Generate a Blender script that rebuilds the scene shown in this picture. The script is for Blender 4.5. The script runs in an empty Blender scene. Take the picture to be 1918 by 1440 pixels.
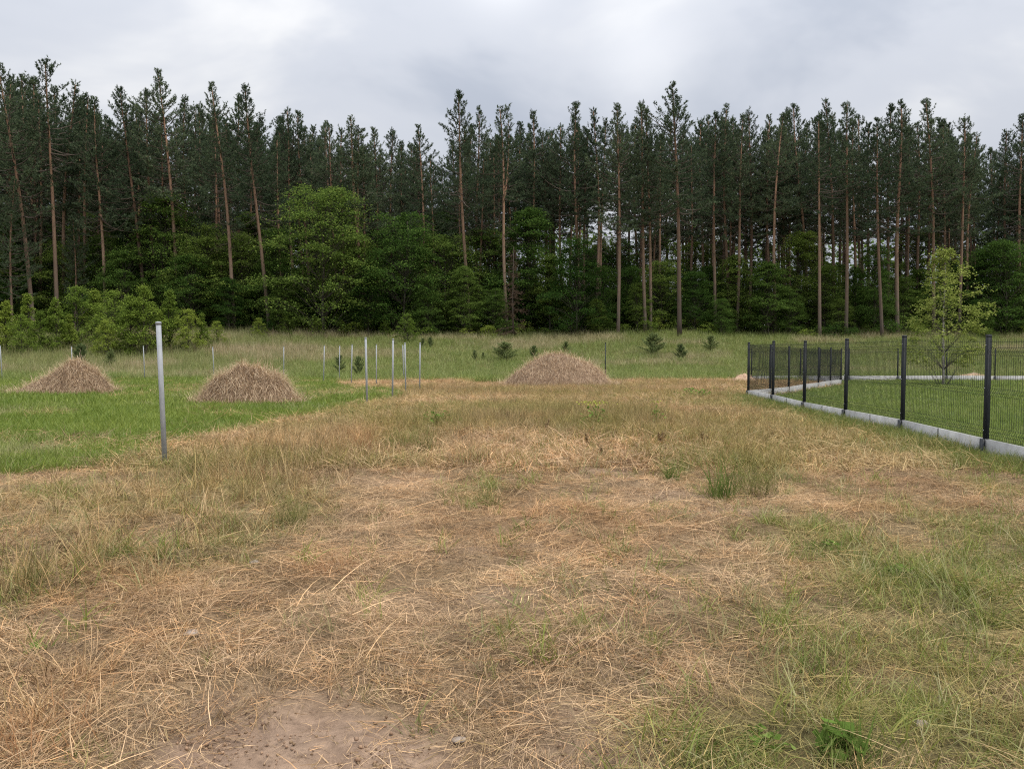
import bpy, math, random
import numpy as np
from mathutils import Vector, Matrix

random.seed(7)
RNG = np.random.default_rng(11)
SC = bpy.context.scene
COL = SC.collection
R = math.radians

# ------------------------------------------------------------------ camera
EYE = 1.51
F_PX, CX, CY = 1490.0, 959.0, 720.0
HORIZON = 648.0
PITCH = math.atan((CY - HORIZON) / F_PX)
cam_d = bpy.data.cameras.new('camera')
cam_d.sensor_width = 36.0
cam_d.lens = F_PX / 1918.0 * 36.0
cam_d.clip_start = 0.05
cam_d.clip_end = 6000.0
cam = bpy.data.objects.new('camera', cam_d)
COL.objects.link(cam)
cam.location = (0, 0, EYE)
cam.rotation_euler = (math.pi / 2 - PITCH, 0, 0)
SC.camera = cam

# ------------------------------------------------------------------ world (overcast sky), sun, exposure
SUN_EL, SUN_AZ = R(60), R(125)          # azimuth measured from +Y towards +X
world = bpy.data.worlds.new('World')
SC.world = world
world.use_nodes = True
wn, wl = world.node_tree.nodes, world.node_tree.links
wn.clear()


def N(nodes, typ, **kw):
    n = nodes.new(typ)
    for k, v in kw.items():
        setattr(n, k, v)
    return n


def build_world():
    out = N(wn, 'ShaderNodeOutputWorld')
    bg = N(wn, 'ShaderNodeBackground')
    sky = N(wn, 'ShaderNodeTexSky', sky_type='NISHITA', sun_disc=False)
    sky.sun_elevation = SUN_EL
    sky.sun_rotation = SUN_AZ
    sky.dust_density = 3.0
    tc = N(wn, 'ShaderNodeTexCoord')
    sep = N(wn, 'ShaderNodeSeparateXYZ')
    wl.new(tc.outputs['Generated'], sep.inputs[0])

    def M(op, a, b=None):
        m = N(wn, 'ShaderNodeMath', operation=op)
        for i, v in enumerate((a, b)):
            if v is None:
                continue
            if isinstance(v, (int, float)):
                m.inputs[i].default_value = v
            else:
                wl.new(v, m.inputs[i])
        return m.outputs[0]
    zc = M('MAXIMUM', sep.outputs[2], 0.0)
    den = M('ADD', zc, 0.22)
    cb = N(wn, 'ShaderNodeCombineXYZ')
    wl.new(M('DIVIDE', sep.outputs[0], den), cb.inputs[0])
    wl.new(M('DIVIDE', sep.outputs[1], den), cb.inputs[1])
    n1 = N(wn, 'ShaderNodeTexNoise')
    n1.inputs['Scale'].default_value = 1.5
    n1.inputs['Detail'].default_value = 5.0
    n1.inputs['Roughness'].default_value = 0.52
    n1.inputs['Distortion'].default_value = 0.35
    mp = N(wn, 'ShaderNodeMapping')
    mp.inputs['Location'].default_value = (4.3, 1.9, 0.0)
    wl.new(cb.outputs[0], mp.inputs[0])
    wl.new(mp.outputs[0], n1.inputs['Vector'])
    ramp = N(wn, 'ShaderNodeValToRGB')
    cr = ramp.color_ramp
    cr.interpolation = 'EASE'
    cr.elements[0].position = 0.30
    cr.elements[0].color = (0.42, 0.455, 0.525, 1)
    cr.elements[1].position = 0.74
    cr.elements[1].color = (0.74, 0.745, 0.755, 1)
    e = cr.elements.new(0.50)
    e.color = (0.55, 0.575, 0.63, 1)
    wl.new(n1.outputs['Fac'], ramp.inputs[0])
    # two thin places in the cloud deck, as seen in the photograph
    col = ramp.outputs['Color']
    for (dx, dy, dz, sharp, amt) in ((-0.01, 0.905, 0.43, 900.0, 0.30), (0.155, 0.935, 0.325, 500.0, 0.17)):
        d = N(wn, 'ShaderNodeVectorMath', operation='DOT_PRODUCT')
        v = Vector((dx, dy, dz)).normalized()
        wl.new(tc.outputs['Generated'], d.inputs[0])
        d.inputs[1].default_value = v
        g = M('MULTIPLY', M('POWER', M('MAXIMUM', d.outputs['Value'], 0.0), sharp), amt)
        mx = N(wn, 'ShaderNodeMixRGB', blend_type='MIX')
        wl.new(g, mx.inputs[0])
        wl.new(col, mx.inputs[1])
        mx.inputs[2].default_value = (1.35, 1.33, 1.29, 1)
        col = mx.outputs[0]
    # an overcast sky brightens smoothly towards the zenith
    grad = M('ADD', M('MULTIPLY', M('POWER', zc, 2.0), 1.55), 0.70)
    mul = N(wn, 'ShaderNodeMixRGB', blend_type='MULTIPLY')
    mul.inputs[0].default_value = 1.0
    wl.new(col, mul.inputs[1])
    wl.new(grad, mul.inputs[2])
    sk = N(wn, 'ShaderNodeMixRGB', blend_type='MULTIPLY')
    sk.inputs[0].default_value = 1.0
    wl.new(sky.outputs[0], sk.inputs[1])
    sk.inputs[2].default_value = (0.1, 0.1, 0.1, 1)
    mix = N(wn, 'ShaderNodeMixRGB', blend_type='MIX')
    mix.inputs[0].default_value = 0.94
    wl.new(sk.outputs[0], mix.inputs[1])
    wl.new(mul.outputs[0], mix.inputs[2])
    wl.new(mix.outputs[0], bg.inputs[0])
    bg.inputs[1].default_value = 1.0
    wl.new(bg.outputs[0], out.inputs[0])


build_world()
sun_d = bpy.data.lights.new('sun', 'SUN')
sun_d.energy = 1.5
sun_d.angle = R(14)
sun_d.color = (1.0, 0.95, 0.87)
sun = bpy.data.objects.new('sun', sun_d)
COL.objects.link(sun)
sdir = Vector((math.sin(SUN_AZ) * math.cos(SUN_EL), math.cos(SUN_AZ) * math.cos(SUN_EL), math.sin(SUN_EL)))
sun.rotation_euler = sdir.to_track_quat('Z', 'Y').to_euler()
sun.location = sdir * 60
VS = SC.view_settings
VS.view_transform = 'Standard'
VS.look = 'None'
VS.exposure = 0.62
VS.gamma = 1.0
VS.use_curve_mapping = False
SC.cycles.max_bounces = 4
SC.cycles.diffuse_bounces = 3
SC.cycles.transmission_bounces = 3
SC.cycles.use_denoising = False
SC.cycles.filter_width = 1.15
SC.cycles.use_adaptive_sampling = True
SC.cycles.adaptive_threshold = 0.008
SC.cycles.caustics_reflective = False
SC.cycles.caustics_refractive = False

# ------------------------------------------------------------------ projection helpers
CP, SP = math.cos(PITCH), math.sin(PITCH)


def at(px, py, D):
    """world point seen at pixel (px, py) of the photograph, at forward distance D"""
    u, v = (px - CX) / F_PX, -(py - CY) / F_PX
    dy = CP + v * SP
    dz = -SP + v * CP
    t = D / dy
    return Vector((u * t, D, EYE + dz * t))


# ------------------------------------------------------------------ noise
def _hash(ix, iy, seed):
    h = (ix.astype(np.int64) * 374761393 + iy.astype(np.int64) * 668265263 + seed * 974634777) & 0xFFFFFFFF
    h = ((h ^ (h >> 13)) * 1274126177) & 0xFFFFFFFF
    h = h ^ (h >> 16)
    return (h & 0xFFFFFF) / float(0xFFFFFF)


def vnoise(x, y, seed=0):
    x = np.asarray(x, float)
    y = np.asarray(y, float)
    ix, iy = np.floor(x), np.floor(y)
    fx, fy = x - ix, y - iy
    fx = fx * fx * (3 - 2 * fx)
    fy = fy * fy * (3 - 2 * fy)
    a = _hash(ix, iy, seed)
    b = _hash(ix + 1, iy, seed)
    c = _hash(ix, iy + 1, seed)
    d = _hash(ix + 1, iy + 1, seed)
    return (a * (1 - fx) + b * fx) * (1 - fy) + (c * (1 - fx) + d * fx) * fy


def fbm(x, y, seed=0, octv=4):
    s, a, tot = 0, 1.0, 0
    for i in range(octv):
        s = s + a * vnoise(x * 2 ** i + 17.3 * i, y * 2 ** i - 9.1 * i, seed + i)
        tot += a
        a *= 0.5
    return s / tot


def sstep(a, b, x):
    t = np.clip((x - a) / (b - a), 0, 1)
    return t * t * (3 - 2 * t)


# ------------------------------------------------------------------ terrain height
_KY = [-3000, -10, 0, 10, 21, 28, 36, 43, 47, 52, 58, 64, 70, 90, 150, 3000]
_KZ = [0, 0, 0, 0.02, -0.02, -0.13, -0.22, -0.29, -0.20, 0.28, 1.15, 2.05, 2.75, 3.4, 4.2, 8]
_ty = np.arange(-20, 140, 0.25)
_tz = np.interp(_ty, _KY, _KZ)
_k = np.exp(-(np.arange(-24, 25) / 9.0) ** 2)
_tz = np.convolve(np.pad(_tz, 24, mode='edge'), _k / _k.sum(), mode='valid')


def g(x, y):
    x = np.asarray(x, float)
    y = np.asarray(y, float)
    z = np.where(y < 138, np.interp(y, _ty, _tz), np.interp(y, _KY, _KZ))
    lump = (fbm(x * 0.33, y * 0.33, 5, 3) - 0.5) * 0.10 * sstep(4, 14, y)
    far = (fbm(x * 0.08, y * 0.08, 9, 3) - 0.5) * 0.7 * sstep(46, 60, y)
    return z + lump + far


def micro(x, y):
    """small clods and hollows, only near the camera"""
    w = 1 - sstep(9, 18, y)
    n = (fbm(x * 2.1, y * 2.1, 21, 4) - 0.5) * 0.15 + (fbm(x * 9, y * 9, 31, 3) - 0.5) * 0.028
    return n * w


def G(x, y):
    return g(x, y) + micro(x, y)


def gz(x, y):
    return float(G(np.array([x]), np.array([y]))[0])


def gpix(px, py):
    """ground point seen at a pixel"""
    lo, hi = 1.0, 140.0
    prev = lo
    D = lo
    while D < hi:
        p = at(px, py, D)
        if p.z < float(g(p.x, p.y)):
            break
        prev = D
        D *= 1.04
    a, b = prev, D
    for _ in range(24):
        m = (a + b) / 2
        p = at(px, py, m)
        if p.z < float(g(p.x, p.y)):
            b = m
        else:
            a = m
    p = at(px, py, b)
    return p.x, p.y


# ------------------------------------------------------------------ mesh helpers
def mkmesh(name, V, Fs, mats=(), smooth=False, fattr=None, cattr=None, matidx=None):
    V = np.asarray(V, np.float32)
    me = bpy.data.meshes.new(name)
    me.vertices.add(len(V))
    me.vertices.foreach_set('co', V.ravel())
    Fs = [np.asarray(f, np.int32) for f in Fs if len(f)]
    nl = sum(f.size for f in Fs)
    npol = sum(len(f) for f in Fs)
    me.loops.add(nl)
    me.polygons.add(npol)
    me.loops.foreach_set('vertex_index', np.concatenate([f.ravel() for f in Fs]))
    tot = np.concatenate([np.full(len(f), f.shape[1], np.int32) for f in Fs])
    st = np.concatenate([[0], np.cumsum(tot)[:-1]]).astype(np.int32)
    me.polygons.foreach_set('loop_start', st)
    me.polygons.foreach_set('loop_total', tot)
    if smooth:
        me.polygons.foreach_set('use_smooth', np.ones(npol, bool))
    if matidx is not None:
        me.polygons.foreach_set('material_index', np.asarray(matidx, np.int32))
    for k, v in (fattr or {}).items():
        a = me.attributes.new(k, 'FLOAT', 'POINT')
        a.data.foreach_set('value', np.asarray(v, np.float32))
    for k, v in (cattr or {}).items():
        a = me.attributes.new(k, 'FLOAT_COLOR', 'POINT')
        c = np.ones((len(V), 4), np.float32)
        c[:, :3] = v
        a.data.foreach_set('color', c.ravel())
    for m in mats:
        me.materials.append(m)
    me.update(calc_edges=True)
    return me


class MB:
    """collects vertices and faces of one mesh"""

    def __init__(self):
        self.V, self.F3, self.F4, self.A = [], [], [], []
        self.n = 0

    def add(self, V, F, rnd=0.5):
        V = np.asarray(V, float).reshape(-1, 3)
        F = np.asarray(F, int)
        if len(F):
            (self.F4 if F.shape[1] == 4 else self.F3).append(F + self.n)
        self.V.append(V)
        self.A.append(np.broadcast_to(np.asarray(rnd, float), (len(V),)))
        self.n += len(V)

    def box(self, c, s, rot=None):
        x, y, z = s[0] / 2, s[1] / 2, s[2] / 2
        V = np.array([[sx * x, sy * y, sz * z] for sx in (-1, 1) for sy in (-1, 1) for sz in (-1, 1)])
        if rot is not None:
            V = V @ np.array(rot).T
        self.add(V + np.array(c), [[0, 1, 3, 2], [4, 6, 7, 5], [0, 4, 5, 1], [2, 3, 7, 6], [0, 2, 6, 4], [1, 5, 7, 3]])

    def tube(self, P, rad, sides=6, cap=True, rnd=0.5):
        P = np.asarray(P, float)
        rad = np.broadcast_to(np.asarray(rad, float), (len(P),))
        T = np.gradient(P, axis=0)
        T /= np.linalg.norm(T, axis=1)[:, None] + 1e-9
        ref = np.array([1.0, 0, 0]) if abs(T[0][0]) < 0.8 else np.array([0, 1.0, 0])
        A = np.cross(T, ref)
        A /= np.linalg.norm(A, axis=1)[:, None] + 1e-9
        B = np.cross(T, A)
        th = np.arange(sides) * 2 * math.pi / sides
        ring = (A[:, None, :] * np.cos(th)[None, :, None] + B[:, None, :] * np.sin(th)[None, :, None]) * rad[:, None, None]
        V = (P[:, None, :] + ring).reshape(-1, 3)
        n = len(P)
        i = np.arange(n - 1)[:, None] * sides
        j = np.arange(sides)[None, :]
        k = (j + 1) % sides
        F = np.stack([i + j, i + k, i + sides + k, i + sides + j], -1).reshape(-1, 4)
        if cap:
            V = np.vstack([V, P[0], P[-1]])
            c0, c1 = n * sides, n * sides + 1
            jj = np.arange(sides)
            kk = (jj + 1) % sides
            F3 = np.vstack([np.stack([np.full(sides, c0), kk, jj], -1),
                            np.stack([np.full(sides, c1), (n - 1) * sides + jj, (n - 1) * sides + kk], -1)])
            base = self.n
            self.add(V, F, rnd)
            self.F3.append(F3 + base)
        else:
            self.add(V, F, rnd)

    def mesh(self, name, mats=(), smooth=False):
        V = np.vstack(self.V)
        Fs = []
        if self.F4:
            Fs.append(np.vstack(self.F4))
        if self.F3:
            Fs.append(np.vstack(self.F3))
        return mkmesh(name, V, Fs, mats, smooth, {'rnd': np.concatenate(self.A)})

    def obj(self, name, mat, parent=None, smooth=False):
        return link(name, self.mesh(name, (mat,), smooth), parent)


def link(name, me, parent=None):
    o = bpy.data.objects.new(name, me)
    COL.objects.link(o)
    o.parent = parent
    return o


def tag(o, label=None, cat=None, group=None, kind=None):
    for k, v in (('label', label), ('category', cat), ('group', group), ('kind', kind)):
        if v:
            o[k] = v
    return o


def empty(name, loc, label, cat, group=None, rz=0.0):
    o = bpy.data.objects.new(name, None)
    o.empty_display_size = 0.2
    COL.objects.link(o)
    o.location = loc
    o.rotation_euler = (0, 0, rz)
    return tag(o, label, cat, group)


# ------------------------------------------------------------------ materials
def mat_new(name):
    m = bpy.data.materials.new(name)
    m.use_nodes = True
    m.node_tree.nodes.clear()
    return m, m.node_tree.nodes, m.node_tree.links


def attr(n, name, typ='GEOMETRY'):
    a = n.new('ShaderNodeAttribute')
    a.attribute_name = name
    a.attribute_type = typ
    return a


def mat_leafy(name, stops, trans=0.3, tint=True, rough=0.6, objvar=0.0, gloss=0.0):
    """blade / leaf material: colour ramp over the per-blade random value, times the clump's own tint"""
    m, n, l = mat_new(name)
    out = n.new('ShaderNodeOutputMaterial')
    r = n.new('ShaderNodeValToRGB')
    cr = r.color_ramp
    while len(cr.elements) < len(stops):
        cr.elements.new(0.5)
    for e, (p, c) in zip(cr.elements, stops):
        e.position = p
        e.color = (*c, 1)
    l.new(attr(n, 'rnd').outputs['Fac'], r.inputs[0])
    col = r.outputs[0]
    if tint:
        mx = n.new('ShaderNodeMixRGB')
        mx.blend_type = 'MULTIPLY'
        mx.inputs[0].default_value = 1
        l.new(col, mx.inputs[1])
        l.new(attr(n, 'tint', 'INSTANCER').outputs['Color'], mx.inputs[2])
        col = mx.outputs[0]
    if objvar:
        oi = n.new('ShaderNodeObjectInfo')
        hsv = n.new('ShaderNodeHueSaturation')
        mr = n.new('ShaderNodeMapRange')
        mr.inputs[3].default_value = 1 - objvar
        mr.inputs[4].default_value = 1 + objvar
        l.new(oi.outputs['Random'], mr.inputs[0])
        l.new(mr.outputs[0], hsv.inputs['Value'])
        l.new(col, hsv.inputs['Color'])
        mr2 = n.new('ShaderNodeMapRange')
        mr2.inputs[3].default_value = 0.5 + objvar * 0.06
        mr2.inputs[4].default_value = 0.5 - objvar * 0.06
        l.new(oi.outputs['Random'], mr2.inputs[0])
        l.new(mr2.outputs[0], hsv.inputs['Hue'])
        col = hsv.outputs[0]
    d = n.new('ShaderNodeBsdfDiffuse')
    t = n.new('ShaderNodeBsdfTranslucent')
    l.new(col, d.inputs[0])
    l.new(col, t.inputs[0])
    mix = n.new('ShaderNodeMixShader')
    mix.inputs[0].default_value = trans
    l.new(d.outputs[0], mix.inputs[1])
    l.new(t.outputs[0], mix.inputs[2])
    sh = mix.outputs[0]
    if gloss:
        gl = n.new('ShaderNodeBsdfGlossy')
        gl.inputs['Roughness'].default_value = rough
        gl.inputs['Color'].default_value = (0.9, 0.9, 0.9, 1)
        m2 = n.new('ShaderNodeMixShader')
        m2.inputs[0].default_value = gloss
        l.new(sh, m2.inputs[1])
        l.new(gl.outputs[0], m2.inputs[2])
        sh = m2.outputs[0]
    l.new(sh, out.inputs[0])
    return m


def mat_pbr(name, c0, c1, scale=8.0, rough=0.7, metal=0.0, bump=0.0, detail=4.0, mapping=None, spec=0.3):
    m, n, l = mat_new(name)
    out = n.new('ShaderNodeOutputMaterial')
    b = n.new('ShaderNodeBsdfPrincipled')
    b.inputs['Roughness'].default_value = rough
    b.inputs['Metallic'].default_value = metal
    b.inputs['Specular IOR Level'].default_value = spec
    tc = n.new('ShaderNodeTexCoord')
    mp = n.new('ShaderNodeMapping')
    if mapping:
        mp.inputs['Scale'].default_value = mapping
    l.new(tc.outputs['Object'], mp.inputs[0])
    nz = n.new('ShaderNodeTexNoise')
    nz.inputs['Scale'].default_value = scale
    nz.inputs['Detail'].default_value = detail
    nz.inputs['Roughness'].default_value = 0.65
    l.new(mp.outputs[0], nz.inputs['Vector'])
    r = n.new('ShaderNodeValToRGB')
    r.color_ramp.elements[0].position = 0.32
    r.color_ramp.elements[0].color = (*c0, 1)
    r.color_ramp.elements[1].position = 0.68
    r.color_ramp.elements[1].color = (*c1, 1)
    l.new(nz.outputs['Fac'], r.inputs[0])
    l.new(r.outputs[0], b.inputs['Base Color'])
    if bump:
        bp = n.new('ShaderNodeBump')
        bp.inputs['Strength'].default_value = bump
        bp.inputs['Distance'].default_value = 0.02
        l.new(nz.outputs['Fac'], bp.inputs['Height'])
        l.new(bp.outputs[0], b.inputs['Normal'])
    l.new(b.outputs[0], out.inputs[0])
    return m


def mat_ground():
    m, n, l = mat_new('ground_soil')
    out = n.new('ShaderNodeOutputMaterial')
    b = n.new('ShaderNodeBsdfPrincipled')
    b.inputs['Roughness'].default_value = 0.95
    b.inputs['Specular IOR Level'].default_value = 0.1
    a = attr(n, 'gcol')
    tc = n.new('ShaderNodeTexCoord')
    nz = n.new('ShaderNodeTexNoise')
    nz.inputs['Scale'].default_value = 14
    nz.inputs['Detail'].default_value = 8
    nz.inputs['Roughness'].default_value = 0.7
    l.new(tc.outputs['Object'], nz.inputs['Vector'])
    r = n.new('ShaderNodeValToRGB')
    r.color_ramp.elements[0].position = 0.3
    r.color_ramp.elements[0].color = (0.62, 0.6, 0.58, 1)
    r.color_ramp.elements[1].position = 0.7
    r.color_ramp.elements[1].color = (1.3, 1.28, 1.22, 1)
    l.new(nz.outputs['Fac'], r.inputs[0])
    mx = n.new('ShaderNodeMixRGB')
    mx.blend_type = 'MULTIPLY'
    mx.inputs[0].default_value = 1
    l.new(a.outputs['Color'], mx.inputs[1])
    l.new(r.outputs[0], mx.inputs[2])
    # matted thatch: fine fibres lying in several directions
    warp = n.new('ShaderNodeTexNoise')
    warp.inputs['Scale'].default_value = 2.2
    l.new(tc.outputs['Object'], warp.inputs['Vector'])
    wadd = n.new('ShaderNodeMixRGB')
    wadd.blend_type = 'ADD'
    wadd.inputs[0].default_value = 0.22
    l.new(tc.outputs['Object'], wadd.inputs[1])
    l.new(warp.outputs['Color'], wadd.inputs[2])
    fib = None
    for ang, sx, sy in ((0.3, 150, 9), (1.2, 140, 8), (2.2, 160, 10), (2.9, 130, 8)):
        rot = n.new('ShaderNodeMapping')
        rot.vector_type = 'TEXTURE'
        rot.inputs['Rotation'].default_value = (0, 0, ang)
        rot.inputs['Scale'].default_value = (1.0 / sx, 1.0 / sy, 1.0)
        l.new(wadd.outputs[0], rot.inputs[0])
        fz = n.new('ShaderNodeTexNoise')
        fz.inputs['Scale'].default_value = 1.0
        fz.inputs['Detail'].default_value = 2.0
        l.new(rot.outputs[0], fz.inputs['Vector'])
        if fib is None:
            fib = fz.outputs['Fac']
        else:
            mm = n.new('ShaderNodeMath')
            mm.operation = 'MAXIMUM'
            l.new(fib, mm.inputs[0])
            l.new(fz.outputs['Fac'], mm.inputs[1])
            fib = mm.outputs[0]
    fr = n.new('ShaderNodeValToRGB')
    fr.color_ramp.elements[0].position = 0.50
    fr.color_ramp.elements[0].color = (0.45, 0.43, 0.41, 1)
    fr.color_ramp.elements[1].position = 0.78
    fr.color_ramp.elements[1].color = (1.45, 1.4, 1.3, 1)
    l.new(fib, fr.inputs[0])
    fm = n.new('ShaderNodeMixRGB')
    fm.blend_type = 'MULTIPLY'
    l.new(attr(n, 'thatch').outputs['Fac'], fm.inputs[0])
    l.new(mx.outputs[0], fm.inputs[1])
    l.new(fr.outputs[0], fm.inputs[2])
    l.new(fm.outputs[0], b.inputs['Base Color'])
    nz2 = n.new('ShaderNodeTexNoise')
    nz2.inputs['Scale'].default_value = 45
    nz2.inputs['Detail'].default_value = 6
    nz2.inputs['Roughness'].default_value = 0.75
    l.new(tc.outputs['Object'], nz2.inputs['Vector'])
    bp = n.new('ShaderNodeBump')
    bp.inputs['Strength'].default_value = 0.8
    bp.inputs['Distance'].default_value = 0.02
    l.new(nz2.outputs['Fac'], bp.inputs['Height'])
    l.new(bp.outputs[0], b.inputs['Normal'])
    l.new(b.outputs[0], out.inputs[0])
    return m


def mat_pinebark():
    m, n, l = mat_new('pine_bark')
    out = n.new('ShaderNodeOutputMaterial')
    b = n.new('ShaderNodeBsdfPrincipled')
    b.inputs['Roughness'].default_value = 0.9
    b.inputs['Specular IOR Level'].default_value = 0.1
    tc = n.new('ShaderNodeTexCoord')
    sep = n.new('ShaderNodeSeparateXYZ')
    l.new(tc.outputs['Object'], sep.inputs[0])
    nz = n.new('ShaderNodeTexNoise')
    nz.inputs['Scale'].default_value = 3.0
    nz.inputs['Detail'].default_value = 6
    mp = n.new('ShaderNodeMapping')
    mp.inputs['Scale'].default_value = (3, 3, 0.5)
    l.new(tc.outputs['Object'], mp.inputs[0])
    l.new(mp.outputs[0], nz.inputs['Vector'])
    # scots pine: grey plated bark low down, thin orange bark further up
    hr = n.new('ShaderNodeMapRange')
    hr.inputs[1].default_value = 1.5
    hr.inputs[2].default_value = 14.0
    l.new(sep.outputs[2], hr.inputs[0])
    ad = n.new('ShaderNodeMath')
    ad.operation = 'ADD'
    l.new(hr.outputs[0], ad.inputs[0])
    nm = n.new('ShaderNodeMath')
    nm.operation = 'MULTIPLY_ADD'
    l.new(nz.outputs['Fac'], nm.inputs[0])
    nm.inputs[1].default_value = 0.9
    nm.inputs[2].default_value = -0.45
    l.new(nm.outputs[0], ad.inputs[1])
    r = n.new('ShaderNodeValToRGB')
    cr = r.color_ramp
    cr.elements[0].position = 0.0
    cr.elements[0].color = (0.15, 0.12, 0.097, 1)
    cr.elements[1].position = 1.0
    cr.elements[1].color = (0.34, 0.20, 0.13, 1)
    e = cr.elements.new(0.45)
    e.color = (0.255, 0.172, 0.122, 1)
    l.new(ad.outputs[0], r.inputs[0])
    oi = n.new('ShaderNodeObjectInfo')
    mr = n.new('ShaderNodeMapRange')
    mr.inputs[3].default_value = 0.6
    mr.inputs[4].default_value = 1.25
    l.new(oi.outputs['Random'], mr.inputs[0])
    hsv = n.new('ShaderNodeHueSaturation')
    l.new(mr.outputs[0], hsv.inputs['Value'])
    l.new(r.outputs[0], hsv.inputs['Color'])
    l.new(hsv.outputs[0], b.inputs['Base Color'])
    bp = n.new('ShaderNodeBump')
    bp.inputs['Strength'].default_value = 0.6
    bp.inputs['Distance'].default_value = 0.03
    l.new(nz.outputs['Fac'], bp.inputs['Height'])
    l.new(bp.outputs[0], b.inputs['Normal'])
    l.new(b.outputs[0], out.inputs[0])
    return m


M = {}
M['ground'] = mat_ground()
M['straw'] = mat_leafy('straw', [(0.0, (0.42, 0.36, 0.32)), (0.16, (0.66, 0.64, 0.48)), (0.40, (0.90, 0.84, 0.78)), (0.72, (1.08, 1.0, 0.90)), (1.0, (1.60, 1.45, 1.22))], 0.15)
M['grass'] = mat_leafy('grass', [(0.0, (0.6, 0.62, 0.55)), (0.5, (1.0, 1.0, 1.0)), (0.85, (1.2, 1.15, 1.15)), (1.0, (1.7, 1.45, 1.6))], 0.35, gloss=0.02, rough=0.45)
M['needles'] = mat_leafy('pine_needles', [(0.0, (0.056, 0.080, 0.048)), (0.6, (0.098, 0.135, 0.076)), (1.0, (0.16, 0.205, 0.11))], 0.25, tint=False, objvar=0.25)
M['dead_twig'] = mat_pbr('dead_twig', (0.075, 0.058, 0.046), (0.13, 0.10, 0.078), 6, 0.9)
M['bark'] = mat_pinebark()
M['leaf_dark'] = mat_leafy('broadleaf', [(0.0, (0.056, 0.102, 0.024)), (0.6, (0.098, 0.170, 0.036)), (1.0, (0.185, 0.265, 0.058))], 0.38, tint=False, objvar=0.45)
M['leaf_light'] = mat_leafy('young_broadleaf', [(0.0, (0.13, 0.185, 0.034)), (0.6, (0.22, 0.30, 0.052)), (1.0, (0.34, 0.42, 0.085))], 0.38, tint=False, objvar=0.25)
M['leaf_birch'] = mat_leafy('birch_leaf', [(0.0, (0.17, 0.22, 0.045)), (0.6, (0.28, 0.33, 0.075)), (1.0, (0.42, 0.44, 0.14))], 0.35, tint=False)
M['leaf_dead'] = mat_leafy('dead_needles', [(0.0, (0.06, 0.045, 0.03)), (1.0, (0.15, 0.10, 0.07))], 0.1, tint=False)
M['needle_young'] = mat_leafy('young_pine_needles', [(0.0, (0.11, 0.15, 0.06)), (0.6, (0.18, 0.23, 0.09)), (1.0, (0.27, 0.32, 0.13))], 0.2, tint=False, objvar=0.2)
M['wood'] = mat_pbr('broadleaf_bark', (0.055, 0.045, 0.035), (0.13, 0.11, 0.09), 5, 0.9)
M['birch_bark'] = mat_pbr('birch_bark', (0.20, 0.17, 0.14), (0.62, 0.58, 0.52), 7, 0.8, mapping=(1, 1, 2.5))
M['galv'] = mat_pbr('galvanised_steel', (0.29, 0.305, 0.32), (0.39, 0.405, 0.42), 30, 0.65, 0.0, spec=0.4, mapping=(1, 1, 0.3))
M['galv_cap'] = mat_pbr('grey_plastic', (0.30, 0.32, 0.34), (0.38, 0.40, 0.42), 20, 0.6)
M['anthracite'] = mat_pbr('anthracite_paint', (0.012, 0.014, 0.016), (0.018, 0.021, 0.023), 20, 0.6, spec=0.22)
M['anthra_clip'] = mat_pbr('anthracite_plastic', (0.035, 0.038, 0.042), (0.05, 0.054, 0.058), 20, 0.6)
M['bolt'] = mat_pbr('zinc_bolt', (0.5, 0.5, 0.52), (0.65, 0.65, 0.66), 30, 0.35, 0.7)
M['concrete'] = mat_pbr('concrete', (0.34, 0.335, 0.32), (0.47, 0.465, 0.445), 5, 0.85, bump=0.15)
M['darkpost'] = mat_pbr('dark_green_steel', (0.02, 0.03, 0.025), (0.035, 0.045, 0.04), 20, 0.6)
M['hay'] = mat_pbr('packed_hay', (0.22, 0.15, 0.10), (0.40, 0.285, 0.19), 16, 0.95, bump=0.9, detail=8)
M['haystrand'] = mat_leafy('hay_strand', [(0.0, (0.20, 0.13, 0.085)), (0.4, (0.52, 0.385, 0.255)), (0.75, (0.70, 0.535, 0.36)), (1.0, (0.85, 0.69, 0.47))], 0.15, tint=False)
M['sand'] = mat_pbr('sandy_soil', (0.42, 0.27, 0.18), (0.56, 0.40, 0.27), 10, 0.95, bump=0.6)
M['stone'] = mat_pbr('pale_stone', (0.26, 0.21, 0.17), (0.42, 0.35, 0.29), 22, 0.9, bump=0.4)
M['dock'] = mat_leafy('dock_seed', [(0.0, (0.17, 0.115, 0.06)), (1.0, (0.34, 0.24, 0.13))], 0.1, tint=False)
M['weed'] = mat_leafy('weed_leaf', [(0.0, (0.09, 0.15, 0.03)), (0.6, (0.16, 0.25, 0.05)), (1.0, (0.28, 0.36, 0.10))], 0.35, tint=False)
M['tuft_green'] = mat_leafy('tuft_green', [(0.0, (0.09, 0.14, 0.03)), (0.6, (0.14, 0.20, 0.045)), (0.9, (0.22, 0.26, 0.08)), (1.0, (0.42, 0.34, 0.18))], 0.3, tint=False)
M['tuft_olive'] = mat_leafy('tuft_olive', [(0.0, (0.13, 0.13, 0.05)), (0.6, (0.22, 0.21, 0.075)), (1.0, (0.42, 0.33, 0.17))], 0.3, tint=False)
M['tuft_red'] = mat_leafy('tuft_red', [(0.0, (0.30, 0.16, 0.08)), (0.6, (0.46, 0.26, 0.13)), (1.0, (0.60, 0.40, 0.22))], 0.25, tint=False)
M['yellow_flower'] = mat_leafy('yellow_flower', [(0.0, (0.26, 0.30, 0.05)), (1.0, (0.48, 0.48, 0.10))], 0.3, tint=False)

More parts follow.
